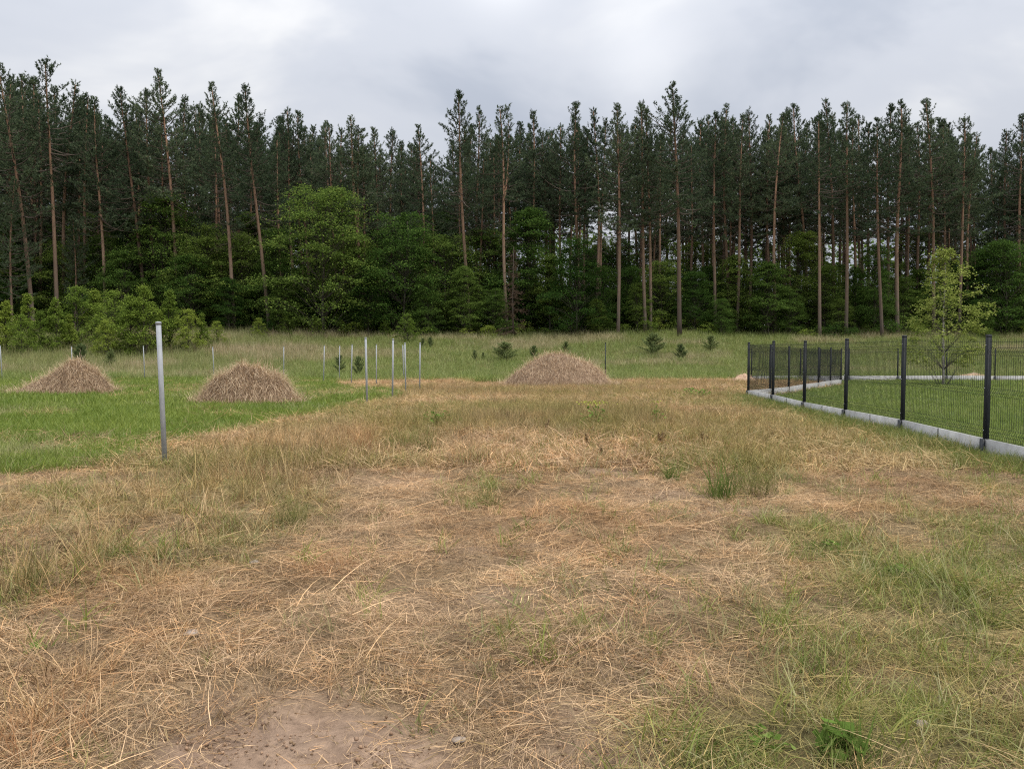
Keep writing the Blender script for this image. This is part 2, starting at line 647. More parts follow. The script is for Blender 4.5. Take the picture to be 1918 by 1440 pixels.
# ------------------------------------------------------------------ zones of the ground, in world coordinates
# edge between the mown green meadow and the dry strip (y -> x), from points on the ground
_MB_Y = np.array([0, 8.2, 8.7, 9.3, 10.4, 12.4, 15, 18.9, 23.5, 26, 29, 32, 36, 41, 44])
_MB_X = np.array([-40, -30, -6.3, -5.5, -5.0, -5.1, -4.75, -4.2, -3.5, -3.2, -4.2, -6.0, -8.0, -7.5, -6.5])
# main fence line of the garden, and the diagonal one
FA0, FA1 = at(1850, 700, 10.72), at(1402, 700, 23.27)
FENCE_A = [(FA0.x, 10.72), (FA1.x, 23.27)]
FENCE_K = (14.9, 36.0)
FENCE_FAR_Y = 41.0


def fence_x(y):
    """x of the garden's edge at depth y"""
    ax0, ay0 = FENCE_A[0]
    ax1, ay1 = FENCE_A[1]
    main = ax0 + (np.asarray(y, float) - ay0) * (ax1 - ax0) / (ay1 - ay0)
    diag = ax1 + (np.asarray(y, float) - ay1) * (FENCE_K[0] - ax1) / (FENCE_K[1] - ay1)
    return np.where(y < ay1, main, np.where(y < FENCE_K[1], diag, 14.9))


def world_blobs(lst):
    out = []
    for (px, py, rx, ry, w) in lst:
        x, y = gpix(px, py)
        out.append((x, y, rx * y / F_PX, max(0.12, ry * y * y / (F_PX * EYE)), w))
    return out


# patches (given as seen in the photograph, turned into places on the ground)
GREEN_B = world_blobs([
    (1560, 1010, 90, 45, 0.7), (1680, 1090, 130, 45, 0.75), (1850, 1010, 130, 70, 0.7), (1880, 1150, 120, 60, 0.6), (1500, 985, 60, 20, 0.4),
    (1400, 880, 70, 30, 0.7), (1560, 1390, 210, 80, 1.2), (1330, 1405, 130, 60, 0.9), (1480, 1290, 120, 40, 0.45),
    (1780, 1240, 170, 60, 0.45), (1860, 1400, 130, 60, 0.6), (1700, 1330, 110, 50, 0.4), (1230, 1430, 60, 30, 0.5),
    (350, 880, 110, 22, 0.5), (450, 930, 150, 30, 0.38), (200, 960, 150, 35, 0.38), (330, 1050, 140, 40, 0.28), (60, 930, 100, 30, 0.35), (560, 960, 60, 40, 0.42), (120, 1040, 90, 30, 0.2), (430, 1010, 90, 30, 0.2),
    (900, 920, 50, 22, 0.45), (760, 825, 60, 15, 0.5), (820, 795, 50, 9, 0.6), (970, 770, 150, 16, 0.5), (1110, 800, 90, 16, 0.5),
    (1200, 780, 60, 14, 0.45), (650, 775, 90, 10, 0.4), (590, 800, 70, 12, 0.35), (910, 712, 40, 6, 0.9), (1300, 742, 90, 7, 0.5), (1380, 760, 60, 8, 0.45), (940, 735, 80, 8, 0.35),
    (1560, 800, 90, 10, 0.35), (1750, 850, 90, 14, 0.5), (1690, 822, 60, 8, 0.6), (1880, 920, 60, 30, 0.6), (1610, 795, 80, 8, 0.55), (1500, 768, 60, 7, 0.5),
    (1750, 1130, 260, 110, 0.45), (1800, 1330, 220, 110, 0.4), (1600, 1200, 150, 60, 0.3), (1820, 1060, 140, 30, 0.5), (1450, 1160, 120, 40, 0.2),
    (20, 1130, 60, 90, 0.35), (1260, 880, 26, 14, 0.6), (700, 1330, 60, 30, 0.15), (1010, 1200, 90, 30, 0.12),
])
BARE_B = world_blobs([
    (560, 1375, 220, 85, 1.1), (620, 1440, 280, 70, 1.1), (430, 1430, 120, 40, 0.7), (1080, 1330, 120, 40, 0.45), (1120, 1420, 110, 50, 0.6), (700, 1270, 80, 24, 0.3), (900, 1120, 150, 22, 0.45),
    (760, 905, 80, 15, 0.65), (1150, 880, 70, 11, 0.75), (1260, 925, 100, 14, 0.5), (1380, 960, 70, 12, 0.7), (880, 1030, 100, 18, 0.5),
    (1700, 1260, 60, 18, 0.3), (1320, 1120, 100, 22, 0.2), (400, 1330, 50, 26, 0.4), (30, 1300, 30, 20, 0.3), (1620, 1130, 60, 18, 0.25),
])
TALL_B = world_blobs([
    (300, 930, 260, 60, 0.65), (520, 900, 140, 45, 0.7), (90, 1080, 130, 90, 0.45), (300, 1050, 170, 70, 0.45), (600, 845, 160, 25, 0.6), (450, 850, 120, 20, 0.6),
    (760, 810, 200, 22, 0.75), (1000, 790, 260, 32, 0.85), (1250, 800, 200, 36, 0.7), (1120, 740, 300, 18, 0.8), (800, 735, 150, 12, 0.7), (1400, 870, 110, 32, 0.6),
    (870, 870, 100, 25, 0.45), (1500, 820, 90, 18, 0.35), (1300, 720, 120, 8, 0.7), (720, 702, 120, 6, 0.6), (900, 700, 100, 5, 0.6), (120, 1270, 150, 70, 0.5), (60, 1390, 120, 50, 0.55), (330, 1250, 120, 50, 0.25),
])
RED_B = world_blobs([
    (1000, 970, 170, 40, 0.55), (230, 1080, 130, 30, 0.5), (110, 1290, 140, 45, 0.45), (620, 1050, 70, 30, 0.45), (690, 820, 50, 14, 0.7), (1150, 1010, 120, 30, 0.35),
    (1650, 960, 130, 16, 0.5), (60, 1400, 80, 30, 0.6), (490, 840, 60, 12, 0.4), (1560, 900, 150, 25, 0.3), (330, 1130, 140, 40, 0.3),
])


PALE_B = world_blobs([
    (700, 1080, 90, 60, 0.8), (680, 980, 80, 40, 0.8), (700, 900, 70, 25, 0.7), (620, 1180, 110, 50, 0.6), (500, 1240, 120, 40, 0.5), (860, 940, 90, 25, 0.6), (820, 850, 110, 18, 0.7),
    (1180, 930, 120, 24, 0.7), (1330, 1010, 90, 30, 0.7), (1350, 1090, 100, 30, 0.6), (1200, 1080, 90, 30, 0.4), (1000, 840, 110, 14, 0.6), (1560, 880, 130, 22, 0.6), (1520, 930, 120, 20, 0.5),
    (800, 1150, 120, 35, 0.5), (1560, 830, 90, 12, 0.5), (430, 820, 70, 7, 0.7), (130, 905, 140, 10, 0.6), (760, 752, 60, 5, 0.7),
])


def field(blobs, x, y):
    s = np.zeros_like(x)
    for (cx, cy, rx, ry, w) in blobs:
        s += w * np.exp(-((x - cx) / rx) ** 2 - ((y - cy) / ry) ** 2)
    return s


def zones(x, y):
    """soft masks: meadow, lawn, rough, dry, forest  (sum about 1)"""
    wob = (fbm(x * 0.9, y * 0.9, 41, 3) - 0.5) * 0.9
    mead = sstep(0.35, -0.35, x - np.interp(y, _MB_Y, _MB_X) + wob) * (y > 7.5)
    fx = fence_x(y)
    lawn = ((x > fx + 0.05) & (y < FENCE_FAR_Y) & (y > 4)).astype(float)
    ry = 41.5 + (fbm(x * 0.35, y * 0.35, 43, 3) - 0.5) * 6.0 + np.where(x < -9, 2.5, 0.0)
    rough = sstep(-2.6, 2.2, y - ry)
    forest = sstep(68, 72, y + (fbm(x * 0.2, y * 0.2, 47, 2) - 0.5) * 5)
    rough = rough * (1 - lawn) * (1 - forest)
    mead = mead * (1 - rough) * (1 - forest) * (1 - lawn)
    dry = np.clip(1 - mead - lawn - rough - forest, 0, 1)
    return mead, lawn, rough, dry, forest


def lerp(a, b, t):
    return np.asarray(a)[None, :] * (1 - t[:, None]) + np.asarray(b)[None, :] * t[:, None]


# ------------------------------------------------------------------ ground sheet
def build_ground():
    def axis(knots):
        out = [knots[0][0]]
        for (a, s0), (b, s1) in zip(knots[:-1], knots[1:]):
            p = a
            while p < b - 1e-6:
                t = (p - a) / (b - a)
                p = min(b, p + s0 * (1 - t) + s1 * t)
                out.append(p)
        return np.array(out)
    ys = axis([(-400, 120), (-12, 2), (0, 0.10), (2, 0.055), (9, 0.065), (20, 0.30), (45, 0.8), (80, 1.2), (160, 20), (3500, 500)])
    xh = axis([(0, 0.06), (5.5, 0.065), (12, 0.35), (45, 0.9), (90, 3), (200, 30), (3500, 500)])
    xs = np.concatenate([-xh[::-1], xh[1:]])
    X, Y = np.meshgrid(xs, ys)
    x, y = X.ravel(), Y.ravel()
    z = G(x, y)
    nx, ny = len(xs), len(ys)
    i = (np.arange(ny - 1)[:, None] * nx + np.arange(nx - 1)[None, :]).ravel()
    F = np.stack([i, i + 1, i + nx + 1, i + nx], -1)
    mead, lawn, rough, dry, forest = zones(x, y)
    n1 = fbm(x * 1.7, y * 1.7, 61, 4)
    bare = np.clip(field(BARE_B, x, y), 0, 1)
    green = np.clip(field(GREEN_B, x, y), 0, 1)
    red = np.clip(field(RED_B, x, y), 0, 1)
    cd = lerp((0.25, 0.18, 0.115), (0.33, 0.245, 0.155), n1)
    cd = cd * (1 - red[:, None] * 0.5) + np.array([[0.34, 0.21, 0.12]]) * red[:, None] * 0.5
    cd = cd * (1 - green[:, None] * 0.75) + np.array([[0.17, 0.165, 0.07]]) * green[:, None] * 0.75
    soil = lerp((0.29, 0.20, 0.145), (0.41, 0.295, 0.215), fbm(x * 5, y * 5, 71, 4))
    cd = cd * (1 - bare[:, None]) + soil * bare[:, None]
    farmix = sstep(14, 30, y)[:, None]
    cd = cd * (1 - farmix) + lerp((0.30, 0.225, 0.125), (0.36, 0.27, 0.155), n1) * farmix
    cm = lerp((0.085, 0.125, 0.032), (0.13, 0.165, 0.045), n1)
    cl = lerp((0.075, 0.115, 0.03), (0.10, 0.14, 0.04), n1)
    cr = lerp((0.13, 0.15, 0.055), (0.22, 0.20, 0.095), n1)
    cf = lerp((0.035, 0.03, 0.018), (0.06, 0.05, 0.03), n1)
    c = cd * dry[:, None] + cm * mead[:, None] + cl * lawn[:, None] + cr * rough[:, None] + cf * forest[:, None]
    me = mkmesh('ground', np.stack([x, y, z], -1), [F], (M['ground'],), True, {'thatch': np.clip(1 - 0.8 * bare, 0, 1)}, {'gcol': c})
    tag(link('ground', me), 'field of dry trampled ground with green meadow rising to the forest', None, None, 'structure')


build_ground()


# ------------------------------------------------------------------ blades and clumps
def blades(n, rad, lmin, lmax, lean0, lean1, bend, width, seg=3, zlift=0.0, rng=RNG, flat=0.0, head=0.0, swath=None):
    """n grass blades as tapered strips; lean = angle from the vertical at the root, bend = extra angle to the tip"""
    a = rng.uniform(0, 2 * math.pi, n)
    if swath:
        a = np.where(rng.uniform(0, 1, n) < 0.75, rng.normal(0, swath, n) + math.pi * rng.integers(0, 2, n), a)
    rr = rad * np.sqrt(rng.uniform(0, 1, n))
    th = rng.uniform(0, 2 * math.pi, n)
    base = np.stack([rr * np.cos(th), rr * np.sin(th), rng.uniform(0, 1, n) * zlift], -1)
    L = rng.uniform(lmin, lmax, n)
    e = rng.uniform(lean0, lean1, n)
    bd = rng.uniform(0.2, 1.0, n) * bend
    side = rng.normal(0, 0.35, n)
    P = np.zeros((n, seg + 1, 3))
    P[:, 0] = base
    for k in range(seg):
        t = (k + 0.5) / seg
        ang = e + bd * t
        az = a + side * t
        d = np.stack([np.sin(ang) * np.cos(az), np.sin(ang) * np.sin(az), np.cos(ang)], -1)
        P[:, k + 1] = P[:, k] + d * (L / seg)[:, None]
    if flat:
        P[:, :, 2] = np.maximum(P[:, :, 2], 0.002 + rng.uniform(0, flat, n)[:, None])
    w = width * rng.uniform(0.6, 1.3, n)
    tw = a + math.pi / 2 + rng.normal(0, 0.6, n)
    S = np.stack([np.cos(tw), np.sin(tw), rng.normal(0, 0.35, n)], -1)
    tt = np.linspace(0, 1, seg + 1)
    prof = 0.5 * np.clip(1.08 - tt ** 1.6, 0.1, 1)
    if head:
        prof = np.where(tt > 0.7, prof * head, prof)
        prof[-1] = 0.1
    off = S[:, None, :] * (w[:, None] * prof[None, :])[:, :, None]
    V = np.stack([P - off, P + off], 2).reshape(n, -1, 3)
    b = np.arange(n)[:, None] * (2 * (seg + 1))
    k = np.arange(seg)[None, :] * 2
    q = (b + k).ravel()
    F = np.stack([q, q + 1, q + 3, q + 2], -1)
    rnd = np.repeat(rng.uniform(0, 1, n), 2 * (seg + 1))
    return V.reshape(-1, 3), F, rnd


def clump_mesh(name, parts, mat):
    mb = MB()
    for p in parts:
        V, F, r = blades(**p)
        mb.add(V, F, r)
    return mb.mesh(name, (mat,))


def source_collection(name, meshes):
    c = bpy.data.collections.new(name)       # not linked to the scene: only a source of instances
    for i, me in enumerate(meshes):
        c.objects.link(bpy.data.objects.new('%s_%02d' % (name, i), me))
    return c


def scatter(name, coll, nsrc, x, y, z, rot, scl, tint, label):
    me = bpy.data.meshes.new(name)
    n = len(x)
    me.vertices.add(n)
    me.vertices.foreach_set('co', np.stack([x, y, z], -1).astype(np.float32).ravel())
    a = me.attributes.new('rot', 'FLOAT_VECTOR', 'POINT')
    a.data.foreach_set('vector', rot.astype(np.float32).ravel())
    a = me.attributes.new('scl', 'FLOAT_VECTOR', 'POINT')
    a.data.foreach_set('vector', scl.astype(np.float32).ravel())
    a = me.attributes.new('idx', 'INT', 'POINT')
    a.data.foreach_set('value', RNG.integers(0, nsrc, n).astype(np.int32))
    a = me.attributes.new('tint', 'FLOAT_COLOR', 'POINT')
    c = np.ones((n, 4), np.float32)
    c[:, :3] = tint
    a.data.foreach_set('color', c.ravel())
    o = link(name, me)
    ng = bpy.data.node_groups.new(name + '_nodes', 'GeometryNodeTree')
    ng.interface.new_socket('Geometry', in_out='INPUT', socket_type='NodeSocketGeometry')
    ng.interface.new_socket('Geometry', in_out='OUTPUT', socket_type='NodeSocketGeometry')
    nn, ll = ng.nodes, ng.links
    gi, go = nn.new('NodeGroupInput'), nn.new('NodeGroupOutput')
    ip = nn.new('GeometryNodeInstanceOnPoints')
    ci = nn.new('GeometryNodeCollectionInfo')
    ci.inputs['Collection'].default_value = coll
    ci.inputs['Separate Children'].default_value = True
    ci.inputs['Reset Children'].default_value = True
    ip.inputs['Pick Instance'].default_value = True
    ll.new(gi.outputs[0], ip.inputs['Points'])
    ll.new(ci.outputs[0], ip.inputs['Instance'])
    for nm, typ, sock in (('idx', 'INT', 'Instance Index'), ('rot', 'FLOAT_VECTOR', 'Rotation'), ('scl', 'FLOAT_VECTOR', 'Scale')):
        na = nn.new('GeometryNodeInputNamedAttribute')
        na.data_type = typ
        na.inputs['Name'].default_value = nm
        ll.new(na.outputs['Attribute'], ip.inputs[sock])
    ll.new(ip.outputs[0], go.inputs[0])
    md = o.modifiers.new('scatter', 'NODES')
    md.node_group = ng
    return tag(o, label, None, None, 'stuff')


def candidates(y0, y1, dens, half=0.68, pad=1.2):
    """random points in the visible wedge, with a density per square metre that depends on the distance"""
    edges = np.geomspace(y0, y1, 40)
    X, Y = [], []
    for a, b in zip(edges[:-1], edges[1:]):
        m = (a + b) / 2
        w = 2 * (half * m + pad)
        n = RNG.poisson(w * (b - a) * dens(m))
        X.append(RNG.uniform(-w / 2, w / 2, n))
        Y.append(RNG.uniform(a, b, n))
    return np.concatenate(X), np.concatenate(Y)


def keep(p, *arrs):
    m = RNG.uniform(0, 1, len(p)) < p
    return [a[m] for a in arrs]


def place(name, coll, nsrc, x, y, tint, smin, smax, label, tilt=0.12, zscale=None, zoff=-0.005, yaw=None):
    n = len(x)
    rot = np.stack([RNG.normal(0, tilt, n), RNG.normal(0, tilt, n), RNG.uniform(0, 6.283, n) if yaw is None else yaw], -1)
    s = RNG.uniform(smin, smax, n)
    scl = np.stack([s, s, s * (zscale if zscale is not None else 1.0)], -1)
    return scatter(name, coll, nsrc, x, y, G(x, y) + zoff, rot, scl, tint, label)


STRAW_COLS = np.array([(0.62, 0.47, 0.315), (0.56, 0.415, 0.265), (0.44, 0.33, 0.22), (0.58, 0.385, 0.225), (0.28, 0.215, 0.155)])


def straw_tint(x, y, red, green):
    n = len(x)
    t = STRAW_COLS[RNG.integers(0, len(STRAW_COLS), n)]
    patch = fbm(x * 0.8, y * 0.8, 81, 3)[:, None]
    fine = fbm(x * 3.5, y * 3.5, 83, 2)[:, None]
    t = t * (0.36 + 0.62 * patch + 0.62 * fine)
    pale = np.clip(field(PALE_B, x, y), 0, 1)[:, None]
    t = t * (1 - 0.62 * pale) + np.array([[0.66, 0.49, 0.34]]) * 0.62 * pale
    t = t * (1 - 0.7 * red[:, None]) + np.array([[0.60, 0.375, 0.21]]) * 0.7 * red[:, None]
    t = t * (1 - 0.75 * green[:, None]) + np.array([[0.29, 0.285, 0.105]]) * 0.75 * green[:, None]
    return t


def green_tint(x, y, n, a, b, dryness):
    t = lerp(a, b, np.clip(fbm(x * 0.7, y * 0.7, 91, 3) + RNG.normal(0, 0.18, n), 0, 1))
    d = np.clip(dryness, 0, 1)[:, None]
    return t * (1 - d) + np.array([[0.50, 0.42, 0.26]]) * d


def B(**k):
    return k


H90 = math.pi / 2
# sources -- flat straw
straw_near = source_collection('src_straw_near', [clump_mesh('straw_near', [
    B(n=34, rad=0.15, lmin=0.03, lmax=0.13, lean0=1.05, lean1=1.8, bend=0.5, width=0.0023, seg=2, zlift=0.03, flat=0.02, swath=0.45),
    B(n=6, rad=0.14, lmin=0.14, lmax=0.32, lean0=1.2, lean1=1.7, bend=0.45, width=0.0026, seg=3, zlift=0.04, flat=0.02, swath=0.35),
    B(n=9, rad=0.12, lmin=0.03, lmax=0.11, lean0=0.2, lean1=1.1, bend=1.0, width=0.0024, seg=3)], M['straw']) for _ in range(10)])
straw_mid = source_collection('src_straw_mid', [clump_mesh('straw_mid', [
    B(n=20, rad=0.26, lmin=0.10, lmax=0.34, lean0=1.0, lean1=1.7, bend=0.6, width=0.0060, seg=2, zlift=0.05, flat=0.03, swath=0.5),
    B(n=12, rad=0.24, lmin=0.06, lmax=0.18, lean0=0.2, lean1=1.0, bend=0.8, width=0.006, seg=2)], M['straw']) for _ in range(8)])
# sources -- standing dry grass
dry_near = source_collection('src_dry_near', [clump_mesh('dry_near', [
    B(n=22, rad=0.06, lmin=0.08, lmax=0.30, lean0=0.05, lean1=0.85, bend=1.2, width=0.0040, seg=4),
    B(n=6, rad=0.05, lmin=0.22, lmax=0.42, lean0=0.0, lean1=0.40, bend=0.6, width=0.0030, seg=4, head=2.4)], M['straw']) for _ in range(8)])
dry_mid = source_collection('src_dry_mid', [clump_mesh('dry_mid', [
    B(n=22, rad=0.13, lmin=0.14, lmax=0.36, lean0=0.0, lean1=0.6, bend=0.9, width=0.0065, seg=3),
    B(n=6, rad=0.10, lmin=0.30, lmax=0.50, lean0=0.0, lean1=0.3, bend=0.4, width=0.005, seg=3, head=2.2)], M['straw']) for _ in range(8)])
dry_far = source_collection('src_dry_far', [clump_mesh('dry_far', [
    B(n=24, rad=0.28, lmin=0.15, lmax=0.40, lean0=0.0, lean1=0.6, bend=0.8, width=0.013, seg=2)], M['straw']) for _ in range(6)])
# sources -- green grass
green_near = source_collection('src_green_near', [clump_mesh('green_near', [
    B(n=20, rad=0.07, lmin=0.06, lmax=0.20, lean0=0.05, lean1=0.9, bend=1.2, width=0.0042, seg=4)], M['grass']) for _ in range(8)])
green_mid = source_collection('src_green_mid', [clump_mesh('green_mid', [
    B(n=24, rad=0.15, lmin=0.08, lmax=0.24, lean0=0.0, lean1=0.7, bend=0.9, width=0.0075, seg=3)], M['grass']) for _ in range(8)])
green_far = source_collection('src_green_far', [clump_mesh('green_far', [
    B(n=26, rad=0.32, lmin=0.08, lmax=0.26, lean0=0.0, lean1=0.6, bend=0.8, width=0.016, seg=2)], M['grass']) for _ in range(6)])
rough_far = source_collection('src_rough_far', [clump_mesh('rough_far', [
    B(n=26, rad=0.45, lmin=0.20, lmax=0.62, lean0=0.0, lean1=0.5, bend=0.7, width=0.018, seg=3),
    B(n=7, rad=0.40, lmin=0.45, lmax=0.85, lean0=0.0, lean1=0.25, bend=0.35, width=0.013, seg=3, head=2.0)], M['grass']) for _ in range(6)])


def crumb_mesh(k):
    mb = MB()
    for _ in range(5):
        c = RNG.normal(0, 0.03, 3) * np.array([1, 1, 0])
        r = RNG.uniform(0.003, 0.009)
        d = np.array([[1, 0, 0], [0, 1, 0], [-1, 0, 0], [0, -1, 0], [0, 0, 0.8], [0, 0, -0.8]]) * r * RNG.uniform(0.6, 1.3, (6, 1))
        mb.add(c + d, [[0, 1, 4], [1, 2, 4], [2, 3, 4], [3, 0, 4], [1, 0, 5], [2, 1, 5], [3, 2, 5], [0, 3, 5]], RNG.uniform(0.2, 0.8))
    return mb.mesh('crumb', (M['straw'],))


crumbs = source_collection('src_crumbs', [crumb_mesh(k) for k in range(6)])
bits = source_collection('src_bits', [clump_mesh('bits', [B(n=5, rad=0.12, lmin=0.02, lmax=0.10, lean0=1.35, lean1=1.6, bend=0.15, width=0.0025, seg=2, flat=0.006)], M['straw']) for _ in range(5)])


def build_grass():
    # ---- flat straw litter
    x, y = candidates(1.3, 10.5, lambda d: 310 * min(1.0, (4.0 / d)) ** 0.7)
    mead, lawn, rough, dry, forest = zones(x, y)
    bare = np.clip(field(BARE_B, x, y) * (0.55 + 1.1 * fbm(x * 3, y * 3, 55, 3)), 0, 1)
    green, red = np.clip(field(GREEN_B, x, y), 0, 1), np.clip(field(RED_B, x, y), 0, 1)
    patch = fbm(x * 1.6, y * 1.6, 57, 3)
    gap = sstep(0.60, 0.50, fbm(x * 4.2, y * 4.2, 59, 3))
    fs = np.exp(-((x - fence_x(y) + 0.3) / 0.5) ** 2) * (y > 7.5)
    p = dry * (1 - 0.95 * bare) * (1 - 0.85 * fs) * (0.25 + 1.0 * patch) * (0.35 + 0.65 * gap) * (1 - 0.35 * green)
    x, y, green, red = keep(p, x, y, green, red)
    place('straw_litter', straw_near, 10, x, y, straw_tint(x, y, red, green), 0.7, 1.35, 'flattened dry straw covering the trampled foreground soil', yaw=fbm(x * 0.9, y * 0.9, 87, 3) * 14.0 + RNG.normal(0, 0.35, len(x)))
    x, y = candidates(9.5, 44, lambda d: 75 * (10 / d) ** 1.0)
    mead, lawn, rough, dry, forest = zones(x, y)
    bare = np.clip(field(BARE_B, x, y), 0, 1)
    green, red = np.clip(field(GREEN_B, x, y), 0, 1), np.clip(field(RED_B, x, y), 0, 1)
    streak = sstep(0.56, 0.70, fbm(x * 0.5, y * 0.8, 58, 3)) * mead * 0.45
    fs = np.exp(-((x - fence_x(y) + 0.3) / 0.5) ** 2) * (y < 23.5)
    p = (dry + streak) * (1 - 0.8 * bare) * (1 - 0.85 * fs) * (1 - 0.4 * green)
    x, y, green, red = keep(p, x, y, green, red)
    green = np.clip(green + 0.45 * sstep(0.42, 0.62, fbm(x * 0.55, y * 0.5, 98, 3)), 0, 1)
    place('straw_litter', straw_mid, 8, x, y, straw_tint(x, y, red, green) * 1.05, 0.8, 1.4, 'flattened dry straw lying across the middle of the field', yaw=fbm(x * 0.6, y * 0.6, 88, 3) * 14.0 + RNG.normal(0, 0.4, len(x)))
    # ---- standing dry grass
    x, y = candidates(1.4, 10.5, lambda d: 84 * min(1.0, (5.0 / d)) ** 0.5)
    mead, lawn, rough, dry, forest = zones(x, y)
    tall = np.clip(field(TALL_B, x, y), 0, 1.2)
    bare = np.clip(field(BARE_B, x, y), 0, 1)
    green, red = np.clip(field(GREEN_B, x, y), 0, 1), np.clip(field(RED_B, x, y), 0, 1)
    p = dry * (0.05 + 0.75 * tall) * (1 - 0.9 * bare) * (1 - 0.7 * np.clip(field(PALE_B, x, y), 0, 1))
    x, y, green, red, tall = keep(p, x, y, green, red, tall)
    place('dry_grass', dry_near, 8, x, y, straw_tint(x, y, red, np.clip(green * 1.3 + 0.35 * tall * RNG.uniform(0, 1.4, len(x)), 0, 1)) * 1.0, 0.5, 1.4, 'standing tufts of tan dry grass beside the track', zscale=0.38 + 0.62 * np.clip(tall, 0, 1) * RNG.uniform(0.4, 1.35, len(x)))
    x, y = candidates(9.5, 46, lambda d: 62 * (10 / d) ** 0.9)
    mead, lawn, rough, dry, forest = zones(x, y)
    tall = np.clip(field(TALL_B, x, y), 0, 1.2)
    bare = np.clip(field(BARE_B, x, y), 0, 1)
    green, red = np.clip(field(GREEN_B, x, y), 0, 1), np.clip(field(RED_B, x, y), 0, 1)
    p = dry * (0.10 + 0.8 * tall) * (1 - 0.8 * bare)
    x, y, green, red, tall = keep(p, x, y, green, red, tall)
    gg = np.clip(green * 1.2 + 0.28 + 0.8 * sstep(0.36, 0.56, fbm(x * 0.5, y * 0.45, 99, 3)), 0, 1)
    place('dry_grass', dry_mid, 8, x, y, straw_tint(x, y, red, gg), 0.6, 1.1, 'knee high dry olive and tan grass across the middle of the field', zscale=0.6 + 0.45 * np.clip(tall, 0, 1))
    # ---- green grass in the dry strip
    x, y = candidates(1.4, 10.5, lambda d: 190 * min(1.0, (5.0 / d)) ** 0.6)
    mead, lawn, rough, dry, forest = zones(x, y)
    green = np.clip(field(GREEN_B, x, y), 0, 1)
    bare = np.clip(field(BARE_B, x, y), 0, 1)
    spr = sstep(0.55, 0.72, fbm(x * 2.2, y * 2.2, 63, 3))
    fstrip = np.exp(-((x - fence_x(y) + 0.30) / 0.40) ** 2) * (y > 7.5)
    p = dry * np.clip(green * (0.6 + 1.1 * spr) + 0.02 + 0.10 * spr + 0.8 * fstrip, 0, 1) * (1 - 0.8 * bare) + mead * 0.9
    x, y, green, fstrip = keep(p, x, y, green, fstrip)
    place('green_grass', green_near, 8, x, y, green_tint(x, y, len(x), (0.135, 0.19, 0.030), (0.30, 0.33, 0.080), RNG.uniform(-0.5, 0.65, len(x)) * (1 - fstrip)), 0.5, 1.3, 'green blades of grass growing through the dry straw')
    x, y = candidates(9.5, 34, lambda d: 60 * (10 / d) ** 1.0)
    mead, lawn, rough, dry, forest = zones(x, y)
    green = np.clip(field(GREEN_B, x, y), 0, 1)
    fstrip = np.exp(-((x - fence_x(y) + 0.3) / 0.5) ** 2) * (y < 23.5)
    p = dry * np.clip(green * 0.9 + 0.04 + 0.30 * sstep(0.50, 0.64, fbm(x * 0.7, y * 0.5, 97, 3)) + 0.9 * fstrip, 0, 1)
    x, y, fstrip = keep(p, x, y, fstrip)
    place('green_grass', green_mid, 8, x, y, green_tint(x, y, len(x), (0.165, 0.215, 0.040), (0.29, 0.305, 0.085), RNG.uniform(-0.3, 0.6, len(x)) * (1 - fstrip)), 0.6, 1.2, 'green tufts of grass scattered in the dry middle of the field')
    # ---- uncut green grass hard against the fence plinth
    y = RNG.uniform(7.5, 23.2, 1500)
    x = fence_x(y) - 0.03 - np.abs(RNG.normal(0, 0.30, 1500)) * (0.5 + 0.9 * fbm(y * 0.8, y * 0, 68, 2))
    place('verge_grass', green_mid, 8, x, y, green_tint(x, y, len(x), (0.12, 0.18, 0.03), (0.23, 0.28, 0.07), RNG.uniform(-0.8, 0.45, len(x))), 0.5, 1.15, 'uncut green grass growing against the concrete plinth of the fence')
    # ---- mown green meadow on the left
    x, y = candidates(8.0, 20, lambda d: 105 * (9 / d) ** 0.9)
    mead = zones(x, y)[0]
    pat = fbm(x * 0.6, y * 0.9, 65, 3)
    drys = sstep(0.60, 0.74, pat) * 0.8
    x, y, drys = keep(mead * (1 - 0.45 * drys), x, y, drys)
    place('meadow_grass', green_mid, 8, x, y, green_tint(x, y, len(x), (0.155, 0.235, 0.034), (0.285, 0.345, 0.070), drys * RNG.uniform(0, 1, len(x))), 0.6, 1.15, 'lush green mown grass of the meadow around the nearer haystack', zscale=0.9)
    x, y = candidates(18, 48, lambda d: 17 * (20 / d) ** 0.7)
    mead = zones(x, y)[0]
    pat = fbm(x * 0.4, y * 0.6, 66, 3)
    drys = sstep(0.62, 0.74, pat) * 0.6
    x, y, drys = keep(mead, x, y, drys)
    place('meadow_grass', green_far, 6, x, y, green_tint(x, y, len(x), (0.16, 0.24, 0.036), (0.28, 0.34, 0.072), drys * RNG.uniform(0, 1, len(x))), 0.6, 1.0, 'lush green mown grass of the meadow towards the row of posts')
    # ---- lawn inside the fence
    x, y = candidates(7.0, 22, lambda d: 70 * (9 / d) ** 0.8)
    x, y = keep(zones(x, y)[1], x, y)
    place('lawn', green_mid, 8, x, y, green_tint(x, y, len(x), (0.165, 0.24, 0.044), (0.275, 0.34, 0.08), RNG.uniform(-1, 0.3, len(x))), 0.45, 0.85, 'short green lawn just inside the dark mesh fence')
    x, y = candidates(20, 41, lambda d: 16 * (20 / d) ** 0.7)
    x, y = keep(zones(x, y)[1], x, y)
    place('lawn', green_far, 6, x, y, green_tint(x, y, len(x), (0.165, 0.24, 0.044), (0.275, 0.34, 0.08), RNG.uniform(-1, 0.3, len(x))), 0.45, 0.75, 'short green lawn around the young birch inside the fence')
    # ---- rough tall meadow up to the forest
    x, y = candidates(36, 74, lambda d: 7.5 * (50 / d) ** 0.5, half=0.72, pad=4)
    mead, lawn, rough, dry, forest = zones(x, y)
    left = sstep(-13, -17, x) * sstep(46, 50, y)
